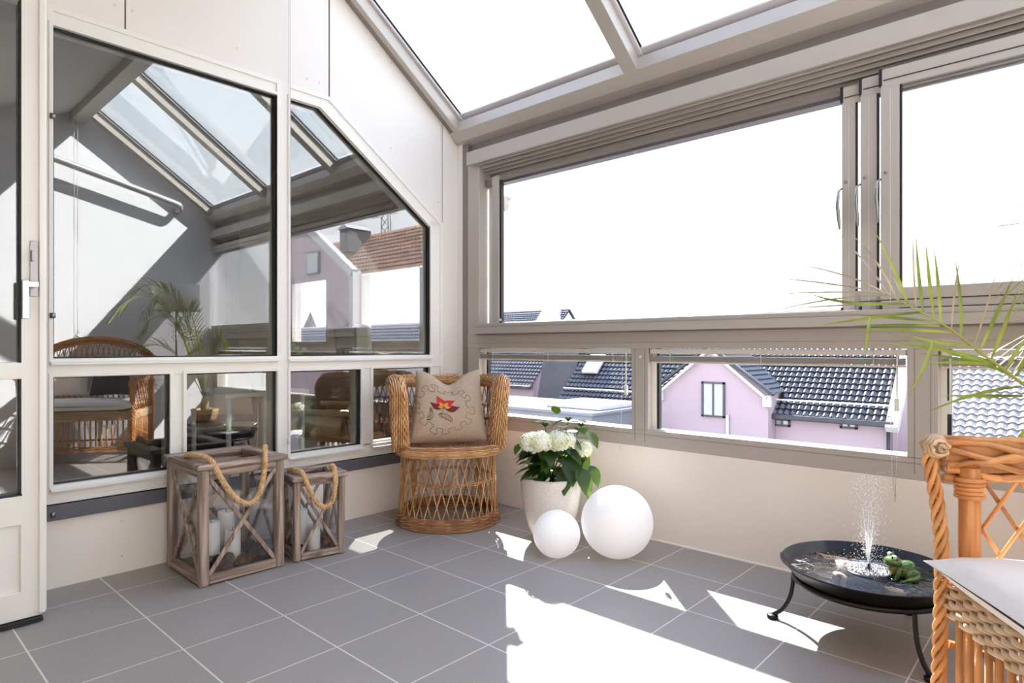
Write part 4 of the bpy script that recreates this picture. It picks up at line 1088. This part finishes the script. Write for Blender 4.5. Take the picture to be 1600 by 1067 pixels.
# ---- low blinds on the three low panes
BL_LAB = ['rolled-up blind over the low pane behind the corner chair', 'rolled-up blind over the middle low pane', 'rolled-up blind over the low pane at the right']
for i, (x0, x1) in enumerate(((.212, 1.36), (1.474, 2.622), (2.738, 3.86))):
    b = thing('venetian_blind', (x0, .02, .95), BL_LAB[i], 'blind', 'rolled-up blinds on the low panes')
    MB().box(x0, x1, .004, .036, .966, .990).build('head_rail', 'blindrail', b, bevel=.002)
    m = MB()
    for k in range(9):
        z = .928+.0030*k; yo = .019+.0005*math.sin(k)
        m.prism([(x0+.004, yo-.013, z), (x0+.004, yo, z+.0022), (x0+.004, yo+.013, z), (x0+.004, yo+.013, z+.0012), (x0+.004, yo, z+.0034), (x0+.004, yo-.013, z+.0012)], (x1-x0-.008, 0, 0))
    m.build('slats', 'blind', b)
    MB().box(x0+.002, x1-.002, .008, .032, .918, .927).build('bottom_bar', 'blindrail', b, bevel=.003)
    m = MB()
    for t in (.10, .5, .90): m.tube([(lerp(x0, x1, t), .004, z) for z in (.990, .96, .925, .916)], .002, 5); m.tube([(lerp(x0, x1, t)-.006+.001*k, .003+.002*math.sin(k), .957+.003*math.cos(k*.8)) for k in range(14)], .001, 4)
    m.build('ladder_cord', 'cord', b)
    wx = x1-.03 if i < 2 else x0+.03
    m = MB(); m.tube([(wx, .002, .975), (wx, .001, .79)], .0035, 8); m.box(wx-.008, wx+.008, -.007, .009, .745, .795); m.build('wand', 'desk', b)
    m = MB(); xc = wx-.02; 
    if i == 0: m.tube([(xc, .0, .96), (xc-.002, -.006, .70), (xc-.004, -.012, .57), (xc-.008, -.012, .445)], .0012, 5)
    if i == 1:
        m.tube([(xc, .0, .96), (xc, -.006, .6), (xc+.006, -.014, .50), (xc+.017, -.014, .395)], .0012, 5); m.tube([(xc+.022, .0, .96), (xc+.022, -.006, .6), (xc+.02, -.014, .50), (xc+.017, -.014, .395)], .0012, 5)
        m.ball((xc+.017, -.014, .392), .004, 8, 6, (1, 1, 2))
    if i == 2: m.tube([(xc+.05, .0, .96), (xc+.05, -.006, .6)], .0012, 5)
    m.build('pull_cord', 'cord', b)

# ---- things of this room seen only mirrored in the house window
LP = Vector((3.47, -.56, 0))
la_ = thing('floor_lamp', LP, 'floor lamp with white drum shade, seen reflected in the tall window pane', 'lamp')
MB().lathe([(0, 0), (.12, 0), (.12, .012), (.015, .02), (0, .02)], LP, 32).build('base', 'steel', la_)
MB().tube([LP+Vector((0, 0, .015)), LP+Vector((0, 0, 1.45))], .009, 10).build('pole', 'steel', la_)
MB().lathe([(.212, 1.36), (.215, 1.36), (.208, 1.62), (.205, 1.62)], LP, 56, closed=True).build('lamp_shade', 'shade', la_)
tag(MB().tube(smooth_path([(XR-.13, -1.62, 2.78), (XR-.13, -1.1, 2.66), (XR-.13, -.46, 2.51), (XR-.12, -.40, 2.48), (XR-.09, -.385, 2.46), (XR-.03, -.385, 2.46)], 6), .034, 14).build('awning_tube', 'pipe'),
    'grey metal tube fixed to the end wall, seen reflected', 'pipe')
tag(MB().tube([(3.3, -1.45, z) for z in np.linspace(3.1, 1.12, 10)], .002, 5).tube([(3.32, -1.42, z) for z in np.linspace(3.1, 1.10, 10)], .002, 5).ball((3.32, -1.42, 1.10), .012, 8, 6).build('roof_blind_cord', 'cord'),
    'pull cords hanging from the ridge beam above the armchair, seen reflected', 'cord')

# ================================================================== ROOM BEHIND THE HOUSE WINDOW
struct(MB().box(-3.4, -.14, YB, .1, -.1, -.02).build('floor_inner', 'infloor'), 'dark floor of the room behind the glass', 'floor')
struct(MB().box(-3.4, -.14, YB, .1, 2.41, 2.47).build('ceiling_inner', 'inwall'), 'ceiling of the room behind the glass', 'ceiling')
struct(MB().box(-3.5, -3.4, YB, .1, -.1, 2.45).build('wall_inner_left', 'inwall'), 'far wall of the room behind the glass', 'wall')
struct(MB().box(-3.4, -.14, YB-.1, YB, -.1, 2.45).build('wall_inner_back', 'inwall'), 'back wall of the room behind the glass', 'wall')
iw = MB(); y0, y1 = .02, .12; WX = [(-2.31, -1.677), (-1.185, -.391)]
iw.box(-3.4, 0, y0, y1, -.1, 1.03); iw.box(-3.4, -.0, y0, y1, 1.606, 2.45)
iw.box(-3.4, -2.31, y0, y1, 1.03, 1.606); iw.box(-1.677, -1.185, y0, y1, 1.03, 1.606); iw.box(-.391, 0, y0, y1, 1.03, 1.606)
struct(iw.build('wall_inner_front', 'panel'), 'window wall of the room behind the glass', 'wall')
for i, (x0, x1) in enumerate(WX):
    t = thing('window_%d' % (4+i), (x0, .05, 1.03), ('wider window' if i else 'narrower window')+' of the inner room, bright with sky, seen through the house window', 'window', kind='structure')
    m = MB(); e_ = .025
    m.box(x0, x0+e_, .015, .06, 1.03, 1.606); m.box(x1-e_, x1, .015, .06, 1.03, 1.606); m.box(x0, x1, .015, .06, 1.03, 1.05); m.box(x0, x1, .015, .06, 1.585, 1.606)
    m.build('window_frame', 'frame', t, bevel=.002); MB().box(x0+e_, x1-e_, .035, .04, 1.05, 1.585).build('pane', 'glass_clear', t)
struct(MB().box(-.40, -.14, -1.26, -.50, .915, .94).build('trim_inner_ledge', 'frame'), 'white ledge inside the house window', 'trim')
spk = thing('desk_speaker', (-.28, -.66, .94), 'grey speaker with a pale cloth front on the ledge behind the glass', 'speaker')
Tm = Matrix.Translation((-.27, -.645, .94)) @ Matrix.Rotation(-.7, 4, 'Z') @ Matrix.Scale(1.1, 4)
m = MB(); m.T = Tm; m.prism([(-.08, -.09, .015), (-.08, .0, .0), (-.08, .01, .0), (-.08, .02, .185), (-.08, -.01, .19), (-.08, -.10, .16)], (.16, 0, 0)); m.build('housing', 'greyplastic', spk, bevel=.012)
m = MB(); m.T = Tm; m.prism([(-.08, .022, .0), (-.08, .085, .0), (-.08, .10, .02), (-.08, .09, .17), (-.08, .07, .182), (-.08, .024, .185)], (.16, 0, 0)); m.build('front_cloth', 'greyfront', spk, bevel=.01)
# desk
d0 = atz(352, 617, .74); d1 = atz(432, 614, .74)
dk = thing('writing_desk', (d0.x, d0.y, -.02), 'white desk in the room behind the glass', 'desk')
MB().box(d0.x-.55, d0.x, d0.y, d0.y+.50, .72, .745).build('desk_top', 'desk', dk, bevel=.003)
for (ax_, ay) in ((-.03, .03), (-.03, .47), (-.52, .03), (-.52, .47)): MB().tube([(d0.x+ax_, d0.y+ay, .72), (d0.x+ax_, d0.y+ay, -.02)], .014, 10).build('leg', 'desk', dk)
pp = atz(407, 614, .745); tag(MB().lathe([(0, 0), (.045, 0), (.052, .10), (.049, .10), (.043, .01), (0, .01)], (pp.x-.1, pp.y+.05, .745), 28).build('desk_pot', 'desk'), 'small pale green pot standing on the white desk', 'pot')
# tubular chair
def tube_chair(ox, oy, an, lab):
    T = Matrix.Translation((ox, oy, -.02)) @ Matrix.Rotation(an, 4, 'Z'); t = thing('tubular_chair', (ox, oy, -.02), lab, 'chair')
    m = MB(); m.T = T
    for s in (.22, -.22): m.tube(smooth_path([(-.02, s, .84), (-.02, s, .66), (.10, s*1.05, .64), (.24, s*1.05, .60), (.26, s, .46), (.20, s, .20), (.16, s, .02), (-.10, s, .01), (-.24, s, .01)], 6), .011, 8)
    m.tube([(-.24, .22, .01), (-.24, -.22, .01)], .011, 8); m.build('tube_frame', 'chrome', t)
    m = MB(); m.T = T; soft(m, Vector((-.2, -.21, .44)), Vector((1, 0, 0)), Vector((0, 1, 0)), Z1, .42, .42, .04, 12); m.build('seat', 'leather', t)
    m = MB(); m.T = T; soft(m, Vector((-.04, -.21, .56)), Vector((0, 1, 0)), Z1, Vector((-1, 0, 0)), .42, .30, .03, 12); m.build('backrest', 'leather', t)
q = atz(400, 700, 0); tube_chair(-1.30, -1.05, 2.6, 'chrome tube chair with brown back at the white desk behind the glass')
# lounge chair in tan leather
lc = thing('leather_lounge_chair', (-.78, -.38, -.02), 'tan leather lounge chair with chrome frame behind the glass', 'armchair')
T = Matrix.Translation((-.86, -.42, -.02)) @ Matrix.Rotation(-2.5, 4, 'Z')
m = MB(); m.T = T; soft(m, Vector((-.25, -.28, .33)), Vector((1, 0, .12)).normalized(), Vector((0, 1, 0)), Z1, .55, .56, .13, 14); m.build('seat', 'leather', lc)
m = MB(); m.T = T; soft(m, Vector((-.22, -.28, .40)), Vector((0, 1, 0)), Vector((-.38, 0, .92)).normalized(), Vector((.92, 0, .38)).normalized(), .56, .60, .12, 14); m.build('backrest', 'leather', lc)
for s in (-.34, .34):
    m = MB(); m.T = T; m.box(-.25, .25, s-.035, s+.035, .56, .60); m.build('armrest', 'leather', lc, bevel=.015)
    m = MB(); m.T = T; m.tube([(-.22, s, .56), (-.28, s, .3), (0, 0, .12)], .012, 8); m.tube([(.22, s, .56), (.24, s, .34), (0, 0, .12)], .012, 8); m.build('arm_frame', 'chrome', lc)
m = MB(); m.T = T; m.tube([(0, 0, .35), (0, 0, .06)], .025, 10)
for k in range(5): m.tube([(0, 0, .08), (.30*math.cos(k*1.257), .30*math.sin(k*1.257), .02)], .014, 8)
m.build('base', 'chrome', lc)
tag(MB().box(-1.9, -.35, -2.45, -1.15, -.019, -.008).build('patterned_rug', 'rug'), 'pale rug with dark flowing lines on the floor behind the glass', 'rug')
bn_ = thing('dark_bench', (-.9, -1.9, -.02), 'dark wooden bench behind the lowest panes', 'bench')
MB().box(-1.25, -.55, -2.05, -1.6, .28, .33).build('bench_top', 'darkwood', bn_, bevel=.004)
for x_ in (-1.2, -.62):
    for y_ in (-2.02, -1.68): MB().box(x_, x_+.05, y_, y_+.05, -.02, .28).build('leg', 'darkwood', bn_)
# trailing plant leaves on the ledge
tp = thing('trailing_plant', (-.25, -1.08, .94), 'small trailing plant with round light green leaves on the ledge behind the glass', 'plant')
m = MB()
for (u, v) in ((457, 540), (474, 546), (463, 545), (452, 548), (468, 552)):
    c = atx(u, v, -.24); m.ball(c, 1, 10, 6, (.004, .022, .014), Matrix.Rotation(random.uniform(-.5, .5), 3, 'X'))
m.build('foliage', 'leafdark', tp)
MB().lathe([(0, .941), (.035, .941), (.045, .99), (0, .99)], (-.26, -1.16, 0), 20).build('pot', 'desk', tp)

# ================================================================== OUTSIDE: HOUSES ACROSS THE STREET
def tiles(mb, E, U, V, L, H, tw=.215, th=.25):
    """pantile field: E eave corner, U unit along eave, V unit up the slope, L length, H slope length"""
    E, U, V = Vector(E), Vector(U).normalized(), Vector(V).normalized(); Nn = U.cross(V); Nn = Nn if Nn.z > 0 else -Nn
    nc = max(1, int(round(L/tw))); nr = max(1, int(round(H/th))); tw = L/nc; th = H/nr; K = 6
    vs = []; fs = []; prof = [(k/K, .03*math.sin(2*PI*k/K-.6)) for k in range(K)]
    xs = [(c+p[0])*tw for c in range(nc) for p in prof]+[L]; hs = [p[1] for c in range(nc) for p in prof]+[prof[0][1]]
    W = len(xs)
    for r in range(nr):
        for (t, lift) in ((0., .06), (1.12 if r < nr-1 else 1., .0)):
            for x, h_ in zip(xs, hs): vs.append(E+U*x+V*((r+t)*th)+Nn*(h_+lift))
    for r in range(nr):
        b = 2*r*W
        for i in range(W-1):
            fs.append((b+i, b+i+1, b+W+i+1, b+W+i))
            if r > 0: fs.append((b-W+i, b-W+i+1, b+i+1, b+i))
    mb.add(vs, fs, False)
def house(name, x0, x1, Y, ze, ridge, zb, label, tile='tile', wall='pink', depth=None, slope=1.0, group=None):
    """long house parallel to our window wall: eave at (Y, ze), ridge height 'ridge' above eave"""
    t = thing(name, (x0, Y, zb), label, 'building', group or 'houses across the street'); run = ridge/slope
    d = depth or 2*run
    MB().prism([(x0, Y, zb), (x0, Y+d, zb), (x0, Y+d, ze), (x0, Y+run, ze+ridge-.12), (x0, Y, ze)], (x1-x0, 0, 0)).build('wall', wall, t)
    m = MB(); v_ = Vector((0, run, ridge)); tiles(m, (x0-.1, Y-.25, ze-.25*slope+.06), (1, 0, 0), v_, x1-x0+.2, v_.length+.3)
    m.build('tiled_roof', tile, t)
    MB().prism([(x0-.1, Y+run-.05, ze+ridge+.08), (x0-.1, Y+d+.2, ze-.2), (x0-.1, Y+d+.2, ze-.1), (x0-.1, Y+run+.05, ze+ridge+.18)], (x1-x0+.2, 0, 0)).build('rear_roof', tile, t)
    MB().box(x0-.1, x1+.1, Y-.42, Y-.2, ze-.34, ze-.16).build('gutter', 'lead', t, bevel=.03)
    return t
def hwin(parent, u0, v0, u1, v1, Y, mull=1, name='window'):
    p = aty(u0, v0, Y); q = aty(u1, v1, Y); f_ = MB(); x0, x1, z1, z0 = p.x, q.x, p.z, q.z; e_ = .07
    f_.box(x0, x0+e_, Y-.06, Y+.05, z0, z1); f_.box(x1-e_, x1, Y-.06, Y+.05, z0, z1); f_.box(x0, x1, Y-.06, Y+.05, z0, z0+e_); f_.box(x0, x1, Y-.06, Y+.05, z1-e_, z1)
    for k in range(mull): xm = lerp(x0, x1, (k+1)/(mull+1)); f_.box(xm-.03, xm+.03, Y-.05, Y+.03, z0, z1)
    fo = f_.build(name, 'winframe', parent); MB().box(x0+.02, x1-.02, Y-.02, Y+.0, z0+.02, z1-.02).build('pane', 'winglass', fo)
YH = 20.0
zE = aty(1290, 643, YH).z
xa = aty(1395, 640, YH).x; xg0 = aty(1033, 640, YH).x; xg1 = aty(1200, 640, YH).x; xw = aty(880, 640, YH).x
ZG = -9
h1 = house('terraced_house', xw, xa, YH, zE, 2.35, ZG, 'long pink house with black pantile roof and a gable, across the street')
# cross gable, slightly in front
gp = [aty(1033, 700, YH-.75), aty(1200, 700, YH-.75)]; xc_ = (gp[0].x+gp[1].x)/2
zs0 = aty(1035, 607, YH-.75).z; zpk = aty(1112, 545, YH-.75).z
m = MB(); m.prism([(gp[0].x, YH-.75, ZG), (gp[1].x, YH-.75, ZG), (gp[1].x, YH-.75, zs0), (xc_, YH-.75, zpk), (gp[0].x, YH-.75, zs0)], (0, 2.5, 0)); m.build('gable', 'pink', h1)
m = MB(); m.beam((gp[0].x-.25, YH-.9, zs0-.02), (xc_, YH-.9, zpk+.12), .22, .09); m.beam((gp[1].x+.25, YH-.9, zs0-.02), (xc_, YH-.9, zpk+.12), .22, .09); m.build('gable_verge', 'lead', h1)
m = MB()
for s_ in (-1, 1):
    xx = xc_+s_*(gp[1].x-gp[0].x)/2; m.beam((xx, YH-.92, zs0-.15), (xc_, YH-.92, zpk-.02), .10, .10); m.box(xx-.14, xx+.14, YH-.9, YH-.76, zs0-.45, zs0-.05)
m.build('gable_moulding', 'white', h1)
m = MB()
for s_ in (-1, 1):
    xx = xc_+s_*((gp[1].x-gp[0].x)/2+.12); v_ = Vector((xc_-xx, 0, zpk-zs0+.10)); tiles(m, (xx, YH-.72, zs0-.02), (0, 1, 0), v_, 2.45, v_.length)
m.build('gable_tiles', 'tile', h1)
hwin(h1, 1097, 596, 1133, 653, YH-.76); hwin(h1, 1210, 653, 1235, 667, YH-.02); hwin(h1, 1313, 655, 1340, 671, YH-.02); hwin(h1, 970, 645, 986, 660, YH-.02)
pv = aty(1137, 648, YH-.8); MB().tube([(pv.x, YH-.82, pv.z), (pv.x, YH-.82, ZG)], .06, 8).build('drain_pipe', 'white', h1)
pv = aty(1390, 650, YH-.1); MB().tube([(pv.x, YH-.14, pv.z), (pv.x, YH-.14, ZG)], .08, 8).build('drain_pipe', 'lead', h1)
# snow guard / dark eave band
m = MB()
m.beam((xg1, YH+.02, zE+.32), (xa, YH+.02, zE+.32), .04, .05); m.beam((xw, YH+.02, zE+.32), (xg0, YH+.02, zE+.32), .04, .05); m.build('eave_guard', 'alulight', h1)
# roof window
p = aty(932, 584, YH+1.3); T = Matrix.Translation((p.x, YH+1.15, zE+1.36)) @ Matrix.Rotation(PI/4, 4, 'X')
m = MB(); m.T = T; m.box(-.42, .42, -.55, .55, 0, .14); rwo = m.build('roof_window', 'alulight', h1, bevel=.02)
m = MB(); m.T = T; m.box(-.34, .34, -.46, .46, .14, .16); m.build('pane', 'winglass', rwo)
# white verge at the right end
m = MB(); m.beam((xa+.05, YH-.4, zE-.4), (xa+.05, YH+2.4, zE+2.5), .35, .25); m.build('end_verge', 'white', h1)
# left neighbour and the dark slab
xl0 = aty(700, 620, YH+1.5).x; xl1 = min(aty(833, 600, YH+1.5).x, xw-.35)
h2 = house('terraced_house', xl0, xl1, YH+1.5, aty(800, 596, YH+1.5).z, 2.3, ZG, 'lower pink wing with black pantile roof left of the dark slab, across the street')
xs0 = aty(838, 600, YH+.8).x; xs1 = xw-.16; zz = aty(850, 634, YH+.8).z
m = MB(); m.prism([(xs0, YH+.8, zz), (xs1, YH+.8, zz), (xs1, YH+1.6, zz+3.4), (xs0, YH+1.6, zz+3.4)], (0, 1.2, 0)); m.build('side_slab', 'lead', h2)
# flat roofs below
fr_ = thing('flat_roof_annex', (aty(860, 640, 14).x, 14, ZG), 'pale flat-roofed annex in front of the pink house', 'building')
a0 = aty(770, 640, 15.5); a1 = aty(938, 634, 15.5); a2 = aty(945, 664, 15.5)
MB().box(a0.x-3, a1.x, 15.0, 18.6, ZG, a1.z-.35).build('wall', 'flatroof', fr_)
MB().box(a0.x-3, a1.x+.1, 14.9, 18.7, a1.z-.35, a1.z-.2).build('roof_edge', 'flatroof', fr_, bevel=.05)
MB().box(a1.x-2.6, a1.x-.1, 15.6, 18.0, a1.z-.2, a1.z).build('roof_light', 'white', fr_, bevel=.05)
# far house above the rail
f0 = aty(740, 500, 34).x; f1 = aty(856, 500, 34).x; zr = aty(820, 488, 36).z
h3 = house('distant_house', f0-3, f1, 34, zr-2.6, 2.6, ZG, 'distant dark-roofed house whose ridge shows above the window rail', wall='white')
p = aty(851, 477, 35.5); q = aty(873, 500, 35.5)
MB().prism([(p.x, 35, q.z-2), (q.x, 35, q.z-2), (q.x, 35, q.z), (lerp(p.x, q.x, .35), 35, p.z), (p.x-.5, 35, q.z)], (0, 1.6, 0)).build('gable_chimney', 'white', h3)
# houses seen through the inner room windows
i0 = aty(430, 520, 17).x; i1 = aty(665, 520, 17).x
house('backyard_house', i0-3, i1, 17, .6, 1.55, ZG, 'grey-tiled long house seen through the inner room windows', 'tilegrey', 'white')
p = aty(485, 488, 30); tag(MB().lathe([(0, 2.2), (.05, 2.0), (1.0, 0), (1.0, -10), (0, -10)], (p.x, 30, p.z-2.0), 4).build('church_spire', 'lead'), 'small pointed spire above the grey roof behind the glass', 'spire')
# apartment building at the far right
ap_ = thing('apartment_building', (aty(1540, 600, 34).x, 34, ZG), 'pale apartment block with glazed balconies at the right', 'building', 'houses across the street')
b0 = aty(1478, 600, 34).x; b1 = aty(1600, 600, 34).x
MB().box(b0, b1+9, 34.4, 44, ZG, 2.2).build('wall', 'white', ap_)
for (v0, v1) in ((552, 576), (580, 597), (604, 622), (630, 646)):
    p = aty(1492, v0, 34); q = aty(1550, v1, 34); q2 = aty(1560, v1, 34); q3 = aty(1582, v1, 34)
    MB().box(p.x, q.x, 34.1, 34.5, q.z, p.z).build('balcony', 'brick', ap_)
    f_ = MB().box(p.x+.7, q.x-.2, 34.0, 34.2, q.z, lerp(q.z, p.z, .7)).build('window', 'winframe', ap_); MB().box(p.x+.8, q.x-.3, 33.95, 34.02, q.z+.1, lerp(q.z, p.z, .65)).build('pane', 'winglass', f_)
    f_ = MB().box(q2.x, q3.x, 34.2, 34.5, q.z, p.z).build('window', 'winframe', ap_); MB().box(q2.x+.1, q3.x-.1, 34.15, 34.22, q.z+.1, p.z-.1).build('pane', 'winglass', f_)
    MB().box(b0-.2, b1+9, 33.6, 34.5, q.z-.35, q.z-.1).build('floor_slab', 'white', ap_)
wb = thing('white_house', (aty(1400, 600, 30).x, 30, ZG), 'narrow white house with small windows beside the pink house', 'building', 'houses across the street')
c0 = aty(1385, 600, 30).x; c1 = aty(1424, 600, 30).x
MB().box(c0, c1, 30, 36, ZG, .9).build('wall', 'white', wb)
for v0 in (560, 583, 606): hwin(wb, 1404, v0, 1409, v0+16, 29.95, 0)
# near bright roof at the lower right
n0 = aty(1472, 690, 17); n1 = aty(1640, 690, 17)
h4 = house('low_house', aty(1476, 660, 18).x, n1.x+3, 16.5, aty(1530, 722, 16.5).z, 2.6, ZG, 'low house with bright light-catching pantile roof below the apartment block', 'tilepale', 'white', slope=.75)
# red-roofed house: mirrored in the house window only
def mir(u, v, y): p = aty(u, v, y); return Vector((-p.x, p.y, p.z))
r0 = mir(668, 425, 16); r1 = mir(440, 425, 16)
h5 = thing('red_roofed_house', (r0.x, 16, ZG), 'red-tiled house with a roof ladder hatch, mirrored in the house window', 'building')
zt = mir(580, 362, 18).z; ze5 = mir(560, 430, 16).z; ze5 = min(ze5, zt-2)
MB().box(r0.x-3, r1.x+2, 16.2, 24, ZG, ze5).build('wall', 'white', h5)
m = MB(); v_ = Vector((0, 2.6, zt-ze5)); tiles(m, (r0.x-3, 16, ze5), (1, 0, 0), v_, r1.x-r0.x+5, v_.length, .3, .36); m.build('tiled_roof', 'tilered', h5)
p = mir(548, 378, 17.3)
MB().box(p.x-.45, p.x+.45, 16.9, 18.4, p.z-.6, p.z+.7).build('dormer', 'lead', h5); MB().prism([(p.x-.55, 16.8, p.z+.7), (p.x+.55, 16.8, p.z+.7), (p.x, 16.8, p.z+1.0)], (0, 1.6, 0)).build('dormer_roof', 'white', h5)
f_ = MB().box(p.x-.28, p.x+.28, 16.82, 16.92, p.z+.05, p.z+.55).build('dormer_window', 'winframe', h5)
g0 = mir(470, 345, 11); g1 = mir(553, 425, 11); g2 = mir(556, 512, 11)
ng = thing('neighbour_gable', (g1.x, 11, ZG), 'pinkish neighbouring gable with a white slanted verge, mirrored in the house window', 'building')
MB().prism([(g1.x, 11.1, ZG), (g1.x, 11.1, g1.z), (g0.x, 11.1, g0.z), (g0.x+2.2, 11.1, g0.z), (g0.x+2.2, 11.1, ZG)], (0, .3, 0)).build('wall', 'pink', ng)
MB().beam((g0.x+.3, 11, g0.z+.3), (g1.x-.05, 11, g1.z-.05), .30, .34).build('gable_verge', 'white', ng)
MB().box(g1.x-.12, g1.x+.14, 10.9, 11.2, ZG, g1.z).build('corner_board', 'white', ng)
w0 = mir(500, 392, 11.05); w1 = mir(482, 430, 11.05); f_ = MB().box(w0.x, w1.x, 11.0, 11.12, w1.z, w0.z).build('window', 'winframe', ng)
MB().box(w0.x+.06, w1.x-.06, 10.98, 11.02, w1.z+.06, w0.z-.06).build('pane', 'winglass', f_)
ms = thing('radio_mast', (mir(602, 370, 24).x, 24, zt-1), 'lattice radio mast with white antennas, mirrored in the house window', 'antenna mast')
c = Vector((mir(602, 370, 24).x, 24, zt-1)); tz = mir(602, 322, 24).z+1.0; m = MB()
for (dx, dy) in ((-.4, 0), (.4, 0), (0, .5)): m.tube([c+Vector((dx, dy, 0)), Vector((c.x+dx, c.y+dy, tz))], .05, 6)
for k in range(9):
    z = lerp(c.z, tz, k/9); z2 = lerp(c.z, tz, (k+1)/9); m.tube([(c.x-.4, c.y, z), (c.x+.4, c.y, z2)], .03, 5); m.tube([(c.x+.4, c.y, z), (c.x-.4, c.y, z2)], .03, 5)
m.tube([(c.x-1.3, c.y, tz-.8), (c.x+1.3, c.y, tz-.8)], .05, 6); m.build('lattice', 'steel', ms)
m = MB()
for dx in (-1.3, -.8, .8, 1.3): m.box(c.x+dx-.12, c.x+dx+.12, c.y-.2, c.y+.1, tz-1.7, tz-.1)
m.build('antenna_panels', 'white', ms)
# street ground far below
struct(MB().box(-90, 90, .5, 90, ZG-.2, ZG).build('ground_street', 'flatroof'), 'street level far below', 'ground')
